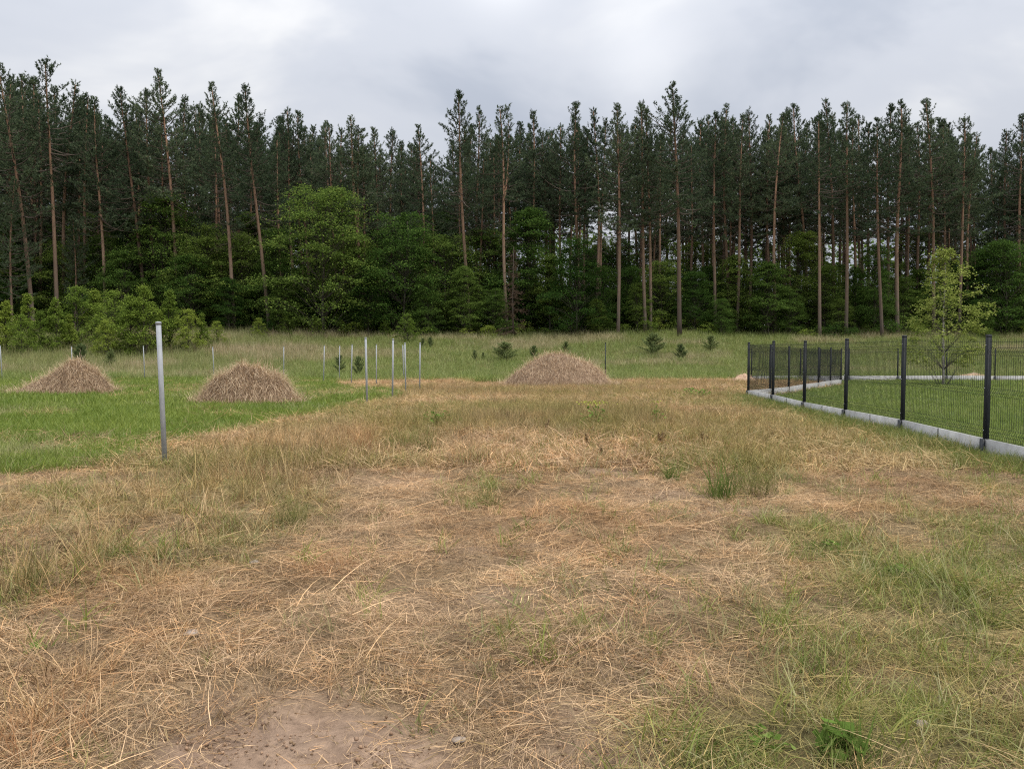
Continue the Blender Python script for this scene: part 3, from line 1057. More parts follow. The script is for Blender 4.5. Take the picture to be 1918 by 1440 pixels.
    pat = fbm(x * 0.16, y * 0.35, 67, 3)
    x, y, left, pat = keep(np.clip(rough, 0, 1), x, y, left, pat)
    dr = np.clip(sstep(0.55, 0.72, pat) * 0.6 + left * 0.22 + RNG.normal(0, 0.12, len(x)) + 0.08, 0, 1) * (1 - 0.7 * sstep(47, 42, y))
    hs = 0.5 + 0.5 * np.clip(left + pat * 0.6 + sstep(50, 58, y) * 0.2, 0, 1.2)
    place('rough_grass', rough_far, 6, x, y, green_tint(x, y, len(x), (0.19, 0.265, 0.062), (0.30, 0.355, 0.105), dr), 0.7, 1.15, 'tall unmown grass on the slope below the forest', zscale=hs)

    # ---- crumbs of soil and broken straw on the bare patches
    x, y = candidates(1.5, 9.0, lambda d: 480)
    bare = np.clip(field(BARE_B, x, y), 0, 1)
    x, y, bare = keep(bare * zones(x, y)[3] * np.clip(fbm(x * 2.5, y * 2.5, 73, 3) * 1.6 - 0.2, 0, 1), x, y, bare)
    place('soil_crumbs', crumbs, 6, x, y, lerp((0.26, 0.18, 0.13), (0.44, 0.32, 0.235), RNG.uniform(0, 1, len(x))), 0.35, 1.5, 'small crumbs of brown soil on the bare patches', zoff=0.002)
    x, y = candidates(1.5, 6.0, lambda d: 170)
    bare = np.clip(field(BARE_B, x, y), 0, 1)
    x, y = keep(bare * zones(x, y)[3], x, y)
    place('straw_bits', bits, 5, x, y, straw_tint(x, y, x * 0, x * 0) * 1.1, 0.6, 1.3, 'short broken bits of straw on the bare soil')


build_grass()


# ------------------------------------------------------------------ trees: builders of one mesh per part
def leaf_quads(P, size, up=0.6, rng=RNG, aspect=0.62):
    """small rhombic leaves at the points P"""
    n = len(P)
    nrm = rng.normal(0, 1, (n, 3))
    nrm[:, 2] = np.abs(nrm[:, 2]) + up * 2
    nrm /= np.linalg.norm(nrm, axis=1)[:, None]
    a = rng.normal(0, 1, (n, 3))
    a -= nrm * (a * nrm).sum(1)[:, None]
    a /= np.linalg.norm(a, axis=1)[:, None]
    b = np.cross(nrm, a)
    s = size * rng.uniform(0.6, 1.3, n)[:, None] * 0.5
    V = np.stack([P - a * s, P + b * s * aspect, P + a * s, P - b * s * aspect], 1).reshape(-1, 3)
    q = np.arange(n) * 4
    return V, np.stack([q, q + 1, q + 2, q + 3], -1), np.repeat(rng.uniform(0, 1, n), 4)


def needle_tufts(P, D, length, width, k, rng=RNG, spread=0.75):
    """k thin spikes fanning from each point P about the direction D"""
    n = len(P)
    P = np.repeat(P, k, 0)
    D = np.repeat(D, k, 0) + rng.normal(0, spread, (n * k, 3))
    D /= np.linalg.norm(D, axis=1)[:, None] + 1e-9
    L = length * rng.uniform(0.6, 1.25, n * k)[:, None]
    s = np.cross(D, rng.normal(0, 1, (n * k, 3)))
    s /= np.linalg.norm(s, axis=1)[:, None] + 1e-9
    w = width * rng.uniform(0.6, 1.3, n * k)[:, None] * 0.5
    V = np.stack([P - s * w, P + s * w, P + D * L], 1).reshape(-1, 3)
    q = np.arange(n * k) * 3
    r = np.repeat(np.repeat(rng.uniform(0, 1, n), k), 3)
    return V, np.stack([q, q + 1, q + 2], -1), r


def pine_variant(seed, h=22.0, crown0=0.56, width=2.1, fork=None, bend=0.0, dens=1.0, rad=0.175):
    rng = np.random.default_rng(seed)
    trunk, crown, dead = MB(), MB(), MB()
    nz = 16
    zz = np.linspace(0, h * 0.985, nz)
    ph = rng.uniform(0, 6.28, 2)
    amp = rng.uniform(0.12, 0.42)

    def axis_at(z):
        t = np.asarray(z) / h
        return np.stack([amp * np.sin(t * 5 + ph[0]) * t + bend * np.sin(np.clip(t, 0, 1) * math.pi) , amp * np.sin(t * 4 + ph[1]) * t, np.asarray(z, float)], -1)
    P = axis_at(zz)
    P[0, 2] = -0.5
    t = zz / h
    trunk.tube(P, rad * (1.0 - 0.80 * t ** 1.25) * np.where(t < 0.04, 1.25, 1.0) + 0.005, 7)
    if fork:
        zf = h * fork
        z2 = np.linspace(zf, h * 0.93, 9)
        Q = axis_at(z2)
        tt = (z2 - zf) / (h * 0.93 - zf)
        Q[:, 0] += 0.75 * tt ** 0.7
        trunk.tube(Q, rad * (0.62 - 0.5 * tt), 6)
    z = h * crown0 * rng.uniform(0.94, 1.04)
    z0 = z
    tuftP, tuftD = [], []
    lop = rng.uniform(0, 6.28)
    while z < h * 0.992:
        u = (z - z0) / (h - z0)
        prof = (0.70 + 0.30 * min(1, u / 0.22)) * (1 - u) ** 0.80 * (1.0 + 0.28 * math.sin(u * 9 + lop)) + 0.06
        prof *= 1 - 0.45 * max(0.0, (u - 0.6) / 0.4)
        nb = rng.integers(3, 6)
        a0 = rng.uniform(0, 6.28)
        for k in range(nb):
            if rng.uniform() < 0.12:
                continue
            a = a0 + k * 6.283 / nb + rng.normal(0, 0.3)
            L = width * prof * rng.uniform(0.45, 1.3) * (1 + 0.18 * math.cos(a - lop))
            el = R(-8) + u * R(60) + rng.normal(0, 0.16)
            c = axis_at(z)
            if fork and z > h * fork and rng.uniform() < 0.5:
                c[0] += 0.75 * ((z - h * fork) / (h * (1 - fork))) ** 0.7
            m = 5
            s = np.linspace(0, 1, m)
            droop = 0.25 * L * (1 - u)
            d = np.array([math.cos(a), math.sin(a)])
            B_ = np.zeros((m, 3))
            B_[:, :2] = c[:2] + d[None] * (L * math.cos(el) * s)[:, None]
            B_[:, 2] = c[2] + L * math.sin(el) * s - droop * s * (1 - s) * 2 + 0.12 * L * s ** 2
            crown_r = 0.022 + 0.012 * L
            dead.tube(B_, crown_r * (1 - 0.8 * s), 3, cap=False)
            ns = int(max(2, L * 4.6 * dens + rng.uniform(0, 1)))
            q = rng.uniform(0.06 if u > 0.25 else 0.40, 1.0, ns) ** 0.7
            q[0] = 1.0
            base = np.stack([np.interp(q, s, B_[:, i]) for i in range(3)], -1)
            lat = rng.normal(0, 0.20 * L * (1.1 - q) + 0.05, ns)
            perp = np.array([-d[1], d[0], 0])
            base = base + perp[None] * lat[:, None]
            up = 0.25 + 1.3 * u
            sd = np.stack([d[0] * 0.6 + perp[0] * np.sign(lat) * 0.5, d[1] * 0.6 + perp[1] * np.sign(lat) * 0.5, np.full(ns, up)], -1) + rng.normal(0, 0.22, (ns, 3))
            sd /= np.linalg.norm(sd, axis=1)[:, None]
            sl = rng.uniform(0.28, 0.60, ns) * (1.1 - 0.55 * u)
            for w_ in (0.0, 0.3, 0.55, 0.8, 1.0):
                tuftP.append(base + sd * (sl * w_)[:, None] + rng.normal(0, 0.035, (ns, 3)))
                tuftD.append(sd * 0.8 + np.array([[0, 0, 0.15]]))
        z += rng.uniform(0.34, 0.62) * (1.0 - 0.35 * u)
    top = axis_at(h * 0.97)
    tuftP.append(top[None] + np.array([0, 0, 1.0])[None] * np.linspace(-0.5, 0.65, 9)[:, None] + rng.normal(0, 0.02, (9, 3)))
    tuftD.append(np.tile([0, 0, 1.6], (9, 1)))
    V, F, r = needle_tufts(np.vstack(tuftP), np.vstack(tuftD), 0.185, 0.050, 7, rng, 0.62)
    crown.add(V, F, r)
    # dead lower branches
    zd = h * rng.uniform(0.28, 0.36)
    while zd < z0 + 1.5:
        for k in range(rng.integers(2, 6)):
            a = rng.uniform(0, 6.28)
            L = rng.uniform(0.4, 2.1)
            c = axis_at(zd)
            s = np.linspace(0, 1, 4)
            d = np.array([math.cos(a), math.sin(a), rng.normal(-0.12, 0.2)])
            Q = c[None] + d[None] * (L * s)[:, None]
            Q[:, 2] -= 0.2 * L * s ** 2
            dead.tube(Q, 0.016 * (1.1 - s), 3, cap=False)
            for _ in range(3):
                q = rng.uniform(0.3, 0.95)
                b = c + d * L * q
                e = b + rng.normal(0, 0.28, 3)
                dead.tube([b, (b + e) / 2, e], [0.008, 0.007, 0.003], 3, cap=False)
        zd += rng.uniform(0.3, 0.7)
    return (trunk.mesh('trunk', (M['bark'],), True), crown.mesh('crown', (M['needles'],)), dead.mesh('branches', (M['dead_twig'],)))


def broadleaf_variant(seed, h=10.0, width=3.2, base=0.12, nclump=110, per=55, leaf=0.19, mat='leaf_dark', flat=0.35, taper=0.5, trunk_r=0.11, wood='wood', spray=0.75, pointy=1.0, limb=1.0):
    """broad crown built from flattened sprays of leaves on limbs"""
    rng = np.random.default_rng(seed)
    tr, cr, lb = MB(), MB(), MB()
    zz = np.linspace(0, h * 0.93, 9)
    wob = np.cumsum(rng.normal(0, 0.05, (9, 2)), 0) * (h / 10)
    P = np.column_stack([wob, zz])
    P[0, 2] = -0.3
    tr.tube(P, trunk_r * (1 - 0.85 * zz / h) + 0.006, 6)
    pts = []
    for i in range(nclump):
        u = rng.uniform(0, 1) ** 0.85
        z = h * (base + (1 - base) * u)
        prof = min(1.0, 0.55 + u / 0.35) * (1 - u ** 1.8 * (1 - 0.12)) ** (taper * pointy)
        a = rng.uniform(0, 6.283)
        rr = width * prof * (0.40 + 0.68 * rng.uniform(0, 1) ** 0.6) * (0.65 + 0.7 * vnoise(np.array([a * 1.3 + seed]), np.array([u * 4.0]), seed)[0])
        c = np.array([rr * math.cos(a), rr * math.sin(a), z])
        k = max(0, min(8, int((u * (1 - base) + base) * 8 - 1)))
        root = P[k]
        mid = (root + c) / 2 + np.array([0, 0, 0.15 * rr])
        lb.tube([root, mid, c], [(0.022 * h / 10 + 0.006) * limb, (0.012 * h / 10 + 0.004) * limb, 0.004 * limb], 3, cap=False)
        kk = rng.uniform(0.35, 1.3)
        sp = spray * width / 3.2 * kk
        n = int(per * (0.25 + 0.75 * kk) * rng.uniform(0.7, 1.2))
        q = rng.normal(0, 1, (n, 3)) * np.array([sp, sp, sp * flat]) * 0.62
        d2 = (q[:, 0] ** 2 + q[:, 1] ** 2) / (sp * sp)
        q[:, 2] -= 0.22 * sp * d2
        pts.append(c + q)
    nt = int(per * nclump * 0.10)          # leaves along the middle so the crown has no hollow
    u = rng.uniform(0.1, 1, nt)
    pts.append(np.column_stack([rng.normal(0, width * 0.28, nt) * (1.1 - u), rng.normal(0, width * 0.28, nt) * (1.1 - u), h * (base + (1 - base) * u)]))
    V, F, r = leaf_quads(np.vstack(pts), leaf, 0.45, rng)
    cr.add(V, F, r)
    return tr.mesh('trunk', (M[wood],), True), cr.mesh('crown', (M[mat],)), lb.mesh('limbs', (M['wood'],))


def sapling_variant(seed, h=1.6, w=0.6, upright=0.9):
    """young pine: upright candles with long needles"""
    rng = np.random.default_rng(seed)
    tr, cr = MB(), MB()
    tr.tube([[0, 0, -0.05], [0.02, 0, h * 0.5], [0, 0.02, h * 0.93]], [0.03, 0.022, 0.008], 5)
    PP, DD = [], []

    def shoot(a, b, n):
        s = np.linspace(0.1, 1, n)
        PP.append(a[None] + (b - a)[None] * s[:, None])
        DD.append(np.tile((b - a) / np.linalg.norm(b - a), (n, 1)) * 0.9)
    shoot(np.array([0, 0, h * 0.2]), np.array([0, 0, h]), 26)
    for k in range(44):
        u = rng.uniform(0.06, 0.88)
        a = rng.uniform(0, 6.28)
        L = w * (1.1 - u) * rng.uniform(0.7, 1.2)
        c = np.array([0, 0, h * u])
        e = c + np.array([math.cos(a) * L, math.sin(a) * L, L * upright * rng.uniform(0.5, 1.3)])
        tr.tube([c, (c + e) / 2 - np.array([0, 0, 0.04]), e], [0.012, 0.009, 0.004], 3, cap=False)
        shoot(c, e, int(10 + 16 * L))
    V, F, r = needle_tufts(np.vstack(PP), np.vstack(DD), 0.15, 0.020, 10, rng, 0.65)
    cr.add(V, F, r)
    return tr.mesh('trunk', (M['wood'],), True), cr.mesh('crown', (M['needle_young'],))


def plant(name, parts, names, x, y, scale, label, cat, group=None, rz=None, tilt=(0, 0), zs=None, z=None):
    e = empty(name, (x, y, gz(x, y) if z is None else z), label, cat, group)
    e.rotation_euler = (tilt[1], tilt[0], random.uniform(0, 6.28) if rz is None else rz)
    e.rotation_mode = 'XYZ'
    e.scale = (scale, scale, scale * (zs or 1.0))
    for me, nm in zip(parts, names):
        o = link(nm, me, e)
        if nm in ('branches', 'limbs', 'twigs'):
            o['kind'] = 'stuff'
    return e


# ---- pines
PH = 22.0
PINES = [pine_variant(100 + i, PH, crown0=c, width=w, dens=d) for i, (c, w, d) in enumerate([
    (0.50, 3.2, 0.95), (0.55, 2.8, 0.95), (0.46, 3.6, 0.9), (0.58, 2.7, 1.0), (0.52, 3.5, 0.85), (0.48, 2.9, 1.0), (0.60, 3.3, 0.85), (0.44, 3.8, 0.85), (0.57, 2.3, 0.9), (0.53, 3.9, 0.8), (0.50, 2.5, 1.1)])]
PINE_FORK = pine_variant(140, PH, crown0=0.62, width=2.8, fork=0.58)
PINE_BENT = pine_variant(141, PH, crown0=0.60, width=2.7, bend=0.55)
PINE_WIDE = [pine_variant(150 + i, PH, crown0=0.26, width=3.4, dens=0.8) for i in range(2)]
PN = ('trunk', 'crown', 'branches')
EDGE = 'tall pines along the edge of the forest'
EDGE_L = 'tall pine with bare orange brown trunk standing at the forest edge'


def pine(px_base, px_top, py_top, D, var, label, group=None, thick=1.0):
    b = at(px_base, 600, D)
    t = at(px_top, py_top, D)
    z = gz(b.x, D)
    hgt = t.z - z
    s = hgt / PH
    e = plant('pine_tree', var, PN, b.x, D, s, label, 'pine tree', group, z=z)
    rz = e.rotation_euler[2]
    lean = math.atan2(t.x - b.x, hgt)
    e.rotation_euler = (Matrix.Rotation(lean, 3, 'Y') @ Matrix.Rotation(rz if var is not PINE_FORK and var is not PINE_BENT else (0.0 if var is PINE_FORK else 3.3), 3, 'Z')).to_euler()
    e.scale = (s * thick, s * thick, s)
    return e


front = [  # px of the trunk's foot, px of the top, py of the top, distance
    (64, 6, 118, 67), (108, 87, 115, 68), (117, 132, 150, 72), (157, 163, 175, 71), (198, 180, 190, 69), (276, 228, 168, 70), (340, 299, 134, 70),
    (292, 272, 168, 74), (440, 404, 158, 68), (505, 458, 158, 68), (556, 532, 202, 74), (580, 562, 207, 76), (637, 612, 233, 73), (686, 653, 215, 70), (676, 668, 236, 71),
    (707, 702, 243, 75), (735, 731, 247, 78), (801, 784, 237, 71), (880, 855, 170, 69), (893, 892, 205, 76), (1001, 998, 210, 75),
    (1055, 1045, 233, 74), (1087, 1075, 190, 72), (1093, 1098, 245, 74), (1117, 1119, 203, 73), (1122, 1132, 222, 75), (1158, 1160, 200, 66), (1209, 1199, 195, 67),
    (1219, 1214, 212, 68), (1340, 1337, 210, 69), (1366, 1358, 198, 70), (1381, 1392, 215, 69), (1404, 1407, 208, 73), (1513, 1493, 193, 73),
    (1536, 1534, 222, 66), (1563, 1551, 186, 71), (1585, 1590, 190, 66), (1602, 1600, 230, 72), (1626, 1628, 235, 75), (1653, 1638, 225, 65), (1664, 1666, 196, 74), (1681, 1681, 195, 67),
    (1699, 1702, 238, 76), (1720, 1716, 232, 72), (1750, 1740, 186, 68), (1797, 1808, 222, 68), (1811, 1822, 250, 70), (1884, 1884, 243, 73), (1912, 1911, 218, 70),
]
SPECIAL = {
    (64, 6): 'leaning pine with crooked trunk behind the leafy shrubs', (340, 299): 'tall pine with pointed top rising above its neighbours over the bright maple',
    (505, 458): 'pine with long leaning trunk beside the big bright green broadleaf tree', (880, 855): 'pine with narrow spire top standing clear above the lower canopy',
    (1681, 1681): 'thickest reddish pine trunk, behind the round green broadleaf tree', (686, 653): 'paired thick pine with reddish trunk beside another close pine',
}
_ORD = ['next', 'second', 'third', 'fourth', 'fifth', 'sixth', 'seventh', 'eighth', 'ninth']
_LM = sorted([(64, 'leaning crooked pine'), (340, 'pointed pine'), (505, 'long leaning pine'), (686, 'paired thick pine'), (880, 'spire topped pine'),
              (950, 'forked pine'), (1273, 'tallest pine'), (1453, 'bowed pine'), (1681, 'thickest reddish pine')])
_lmx = [a for a, _ in _LM]


def edge_label(pb):
    below = [l for l in _LM if l[0] < pb]
    above = [l for l in _LM if l[0] > pb]
    if below:
        ref = below[-1]
        k = sorted(p[0] for p in front if ref[0] < p[0] <= pb and p[0] not in _lmx).index(pb)
        to = above[0][1] if above else 'garden side'
        return '%s edge pine from the %s towards the %s' % (_ORD[k], ref[1], to)
    return EDGE_L


for i, (pb, pt, py, D) in enumerate(front):
    lab = SPECIAL.get((pb, pt))
    pine(pb, pt, py, D, PINES[(i * 4 + 2) % 11], lab or edge_label(pb), EDGE, thick=1.25 if (pb, pt) in ((1681, 1681), (686, 653)) else 1.0)
pine(950, 934, 197, 69, PINE_FORK, 'pine whose trunk forks high up into two stems')
pine(1453, 1468, 213, 68, PINE_BENT, 'pine with bowed trunk among the straight edge pines')
pine(1273, 1265, 160, 64, PINES[4], 'tallest pine with thick leaning trunk reaching down to the meadow', thick=1.15)

# pines further in: dense on the left, a thin belt on the right
taken = [(at(p[0], 600, p[3]).x, p[3]) for p in front]
DEEP_L = 'slim dark pine standing deeper in the forest behind the edge pines'
ndeep = 0
tries = 0
rr = random.Random(5)
while ndeep < 228 and tries < 6000:
    tries += 1
    px = rr.uniform(-140, 2060)
    depth = 34 if px < 700 else (26 if px < 1000 else 24)
    D = 71 + depth * rr.uniform(0, 1) ** 0.9
    X = (px - CX) / F_PX * D
    if any((X - a) ** 2 + (D - b) ** 2 < 1.5 ** 2 for a, b in taken):
        continue
    taken.append((X, D))
    sky = np.interp(px, [-100, 0, 100, 200, 300, 420, 520, 620, 700, 780, 850, 950, 1100, 1260, 1400, 1600, 1750, 1830, 1880, 1960], [165, 165, 170, 225, 205, 205, 240, 260, 275, 275, 262, 250, 245, 232, 240, 232, 232, 275, 285, 260])
    py = sky + rr.gauss(8, 22)
    pine(px, px + rr.gauss(0, 8), py, D, PINES[rr.randrange(11)], DEEP_L, 'pines deeper in the forest')
    ndeep += 1
for k, (px, py, D) in enumerate([(22, 330, 66), (140, 400, 69), (70, 300, 73), (-40, 200, 70), (1960, 250, 71), (1870, 330, 74)]):
    pine(px, px, py, D, PINE_WIDE[k % 2], 'bushy dark pine with live branches low on the trunk', 'bushy pines among the trunks')

# ---- broadleaf understorey along the forest edge
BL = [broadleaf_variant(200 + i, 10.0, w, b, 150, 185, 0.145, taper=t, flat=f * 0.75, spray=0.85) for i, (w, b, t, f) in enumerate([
    (3.3, 0.10, 0.5, 0.30), (2.9, 0.14, 0.6, 0.40), (3.7, 0.06, 0.45, 0.30), (2.6, 0.10, 0.7, 0.35), (3.1, 0.04, 0.5, 0.45), (2.4, 0.2, 0.55, 0.35)])]


def broadleaf(px, py_top, D, var, label, group, wide=1.0):
    b = at(px, 600, D)
    z = gz(b.x, D)
    t = at(px, py_top, D)
    s = (t.z - z) / 10.0
    e = plant('broadleaf_tree', var, ('trunk', 'crown', 'limbs'), b.x, D, s, label, 'broadleaf tree', group, z=z)
    e.scale = (s * wide, s * wide, s)
    return e


UL = 'dark leafy broadleaf tree filling the space under the pines'
UG = 'broadleaf trees under the pines'
spec = [
    (605, 352, 67.5, 2, 'large bright green broadleaf tree, tallest of those under the pines', 1.0), (757, 398, 68, 0, 'broad grey green broadleaf tree with rounded top under the pines', 1.0),
    (312, 366, 71, 1, 'broadleaf tree with bright green top between two pine trunks', 1.05), (990, 388, 71, 3, 'broadleaf tree with pale top behind the forked pine', 1.1),
    (1078, 448, 67, 4, 'rounded dark green broadleaf tree beside the dead conifer', 1.0), (1637, 462, 67.5, 1, 'round green broadleaf tree in front of the thick reddish pine', 0.85),
    (1440, 490, 67, 3, 'low broadleaf tree with bright leaves below the bowed pine', 1.15), (1885, 452, 68, 2, 'blue green broadleaf tree behind the young birch', 1.1),
]
for (px, py, D, v, lab, w) in spec:
    broadleaf(px, py, D, BL[v], lab, None, w)
for k, (px, py, D) in enumerate([
        (-30, 430, 70), (35, 470, 71), (120, 455, 72), (190, 440, 71), (235, 470, 69), (250, 400, 74), (385, 420, 70), (360, 480, 68), (455, 440, 71), (430, 520, 67.5),
        (520, 430, 70), (530, 520, 67), (660, 440, 70), (690, 500, 67.2), (835, 440, 70), (870, 500, 67.5), (800, 520, 67), (905, 430, 73), (925, 540, 68),
        (1030, 480, 69), (1130, 500, 69), (1120, 560, 66.5), (1180, 500, 71), (1195, 530, 67.5), (1240, 490, 70), (1300, 510, 68.5), (1330, 500, 72), (1375, 480, 70), (1350, 560, 66.5),
        (1500, 435, 71), (1480, 540, 67), (1545, 500, 69), (1570, 560, 67), (1600, 500, 70), (1690, 520, 69.5), (1720, 505, 72), (1760, 520, 69), (1800, 500, 71), (1835, 470, 70), (1840, 560, 67), (1940, 480, 69), (1980, 440, 72), (1170, 452, 82), (1225, 440, 84), (1290, 455, 83), (1345, 450, 86), (1430, 460, 85), (1520, 462, 84), (1130, 445, 85),
        (60, 540, 72), (150, 540, 73), (300, 520, 69), (590, 540, 71), (740, 540, 71), (1410, 490, 75), (1560, 495, 76), (1270, 500, 76), (1100, 470, 77), (930, 430, 79), (480, 400, 76), (180, 400, 78), (60, 410, 76), (720, 430, 76), (840, 400, 79), (1660, 490, 78), (1780, 490, 77), (1880, 450, 78)]):
    broadleaf(px, py, D, BL[k % 6], UL, UG, 0.9 + 0.35 * ((k * 37) % 10) / 10)
# shade bushes filling the foot of the forest
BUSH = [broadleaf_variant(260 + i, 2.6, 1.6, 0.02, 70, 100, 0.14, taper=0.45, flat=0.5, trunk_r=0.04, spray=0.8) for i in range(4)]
k = 0
for px in np.arange(-90, 2020, 34):
    D = 70.5 + 5.0 * rr.random()
    b = at(px + rr.uniform(-14, 14), 600, D)
    s = rr.uniform(0.8, 1.7)
    plant('undergrowth_bush', BUSH[k % 4], ('stem', 'foliage', 'twigs'), b.x, D, s, 'dark leafy bush in the shade at the foot of the forest', 'bush', 'bushes at the foot of the forest')
    k += 1
# low bramble and weeds at the very edge, in the light
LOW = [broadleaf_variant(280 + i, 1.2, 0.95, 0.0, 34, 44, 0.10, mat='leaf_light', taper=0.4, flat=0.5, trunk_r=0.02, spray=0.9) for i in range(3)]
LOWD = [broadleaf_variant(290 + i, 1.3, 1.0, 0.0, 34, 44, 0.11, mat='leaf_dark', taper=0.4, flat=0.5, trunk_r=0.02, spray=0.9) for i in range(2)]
k = 0
for px in np.arange(430, 1960, 30):
    D = 65.5 + 4.0 * rr.random()
    b = at(px + rr.uniform(-12, 12), 600, D)
    s = rr.uniform(0.5, 1.2)
    v = LOW[k % 3] if rr.random() < 0.4 else LOWD[k % 2]
    plant('low_bush', v, ('stem', 'foliage', 'twigs'), b.x, D, s, 'low scrubby bush where the grass meets the forest', 'bush', 'low bushes along the forest edge')
    k += 1

# broadleaf trees deeper in
for k in range(46):
    px = -120 + k * 27 + rr.uniform(-10, 10) if k < 36 else 900 + (k - 36) * 115 + rr.uniform(-25, 25)
    D = rr.uniform(80, 98)
    broadleaf(px, (430 if px < 850 else 478) + rr.gauss(0, 28), D, BL[k % 6], 'shaded broadleaf tree deep in the forest behind the pine trunks', 'broadleaf trees deep in the forest', 1.25)


# the wood beyond, which reads as one dark mass between the trunks
def distant_wood():
    rng = np.random.default_rng(31)
    n = 52000
    x = rng.uniform(-95, 95, n)
    y = rng.uniform(104, 114, n)
    top = np.interp(x, [-95, -40, -18, -6, 4, 95], [17, 16.5, 15, 14.0, 13.5, 12.5]) + (fbm(x * 0.22, y * 0.0, 33, 3) - 0.5) * 6
    z = rng.uniform(-0.5, 1, n) ** 1.0 * top
    z = np.abs(z / top) ** 1.25 * top + 3.3
    V, F, r = leaf_quads(np.stack([x, y, z], -1), 0.62, 0.2, rng, 0.8)
    mb = MB()
    mb.add(V, F, r)
    tag(mb.obj('distant_wood', M['leaf_dark']), 'dark mass of foliage far behind the pine trunks', None, None, 'stuff')


distant_wood()

# ---- bright young shrubs on the left
SHR = [broadleaf_variant(300 + i, 3.2, w, 0.02, 90, 105, 0.078, mat='leaf_light', taper=t, flat=0.6, trunk_r=0.035, spray=0.62, pointy=p) for i, (w, t, p) in enumerate([
    (0.85, 0.9, 1.4), (1.2, 0.65, 1.1), (1.0, 0.8, 1.3), (0.7, 1.0, 1.4)])]
shr = [(12, 565, 640, 56, 0, 'bright green young shrub at the near end of the shrub row by the meadow edge'), (52, 552, 632, 58, 3, None), (104, 560, 634, 57, 0, None), (38, 590, 636, 55, 1, None),
       (148, 538, 634, 60, 1, None), (178, 545, 634, 61, 2, None), (212, 545, 648, 57, 1, None), (245, 556, 654, 55.5, 2, None), (270, 537, 655, 55.5, 2, None),
       (318, 545, 640, 57.5, 0, None), (352, 580, 640, 57, 1, None), (378, 588, 636, 58, 3, None), (405, 602, 632, 60, 1, None), (75, 585, 638, 56.5, 2, None), (200, 600, 650, 55, 1, None), (-40, 560, 640, 56, 1, None), (130, 590, 640, 57, 3, None), (300, 585, 645, 57, 2, None)]
for (px, pt, pb, D, v, lab) in shr:
    b = at(px, 600, D)
    z = gz(b.x, D)
    s = (at(px, pt, D).z - z) / 3.2
    plant('young_shrub', SHR[v], ('stem', 'foliage', 'twigs'), b.x, D, s, 'bright green young shrub in the thicket between meadow and forest', 'shrub', 'bright shrubs between meadow and forest', z=z)
for (px, pt, D) in ((485, 596, 64), (535, 590, 66), (595, 597, 66), (762, 588, 62), (722, 600, 66), (640, 600, 67)):
    b = at(px, 600, D)
    z = gz(b.x, D)
    plant('young_shrub', SHR[1], ('stem', 'foliage', 'twigs'), b.x, D, (at(px, pt, D).z - z) / 3.2, 'small pale shrub standing alone against the dark foot of the forest', 'shrub', 'small shrubs at the forest foot', z=z)

# ---- young pines in the rough meadow
SAP = [sapling_variant(400, 1.6, 0.75), sapling_variant(401, 1.4, 0.6, 1.1), sapling_variant(402, 1.8, 0.65, 0.7)]
sap = [(945, 676, 640, 0, 1.55, 'wide dark young pine beside the large hay pile'), (1000, 674, 648, 1, 1.0, 'small dark young pine just behind the large hay pile'),
       (889, 676, 656, 1, 0.7, 'smallest dark young pine left of the wide one'), (905, 674, 660, 1, 0.7, None), (636, 702, 662, 2, 0.9, 'slender young pine behind a galvanised post'),
       (672, 706, 668, 1, 0.8, 'young pine with open branches beside the galvanised posts'), (1222, 666, 624, 0, 1.35, 'large grey green young pine by the forest edge'),
       (1275, 674, 645, 1, 1.0, 'upright young pine on the slope before the tallest pine'), (152, 690, 645, 1, 0.9, 'dark young pine behind the left hay pile'),
       (208, 690, 652, 2, 0.9, 'thin young pine in the tan grass by a galvanised post'), (806, 652, 632, 1, 0.8, None), (792, 652, 634, 1, 0.8, None), (1060, 660, 640, 1, 0.9, None), (1330, 658, 628, 0, 1.2, None),]
for (px, pb, pt, v, w, lab) in sap:
    x, y = gpix(px, pb)
    hh = (at(px, pt, y).z - gz(x, y)) / (1.6, 1.4, 1.8)[v]
    e = plant('young_pine', SAP[v], ('trunk', 'crown'), x, y, hh, lab or 'young pine scattered in the rough grass of the slope', 'young pine', None if lab else 'young pines on the rough slope')
    e.scale = (hh * w, hh * w, hh)

# ---- dead conifer at the edge
def dead_conifer():
    rng = np.random.default_rng(77)
    tr, cr = MB(), MB()
    h = 7.5
    tr.tube([[0, 0, -0.3], [0.1, 0, 3], [0.05, 0.1, h]], [0.09, 0.06, 0.015], 6)
    PP, DD = [], []
    for i in range(80):
        z = rng.uniform(0.6, h * 0.97)
        L = 1.25 * (1.05 - z / h) * rng.uniform(0.6, 1.2) + 0.15
        a = rng.uniform(0, 6.28)
        c = np.array([0.06, 0.03, z])
        e = c + np.array([math.cos(a) * L, math.sin(a) * L, -0.25 * L])
        tr.tube([c, (c + e) / 2, e], [0.016, 0.012, 0.004], 3, cap=False)
        n = int(18 * L)
        s = rng.uniform(0.2, 1, n)
        PP.append(c + (e - c) * s[:, None] + rng.normal(0, 0.06, (n, 3)))
        DD.append(np.tile([math.cos(a) * .5, math.sin(a) * .5, -0.2], (n, 1)))
    V, F, r = needle_tufts(np.vstack(PP), np.vstack(DD), 0.2, 0.03, 4, rng)
    cr.add(V, F, r)
    return tr.mesh('trunk', (M['dead_twig'],), True), cr.mesh('crown', (M['leaf_dead'],))


b = at(962, 600, 65.5)
plant('dead_conifer', dead_conifer(), ('trunk', 'crown'), b.x, 65.5, 1.0, 'brown dead conifer with thin twigs below the forked pine', 'dead tree')

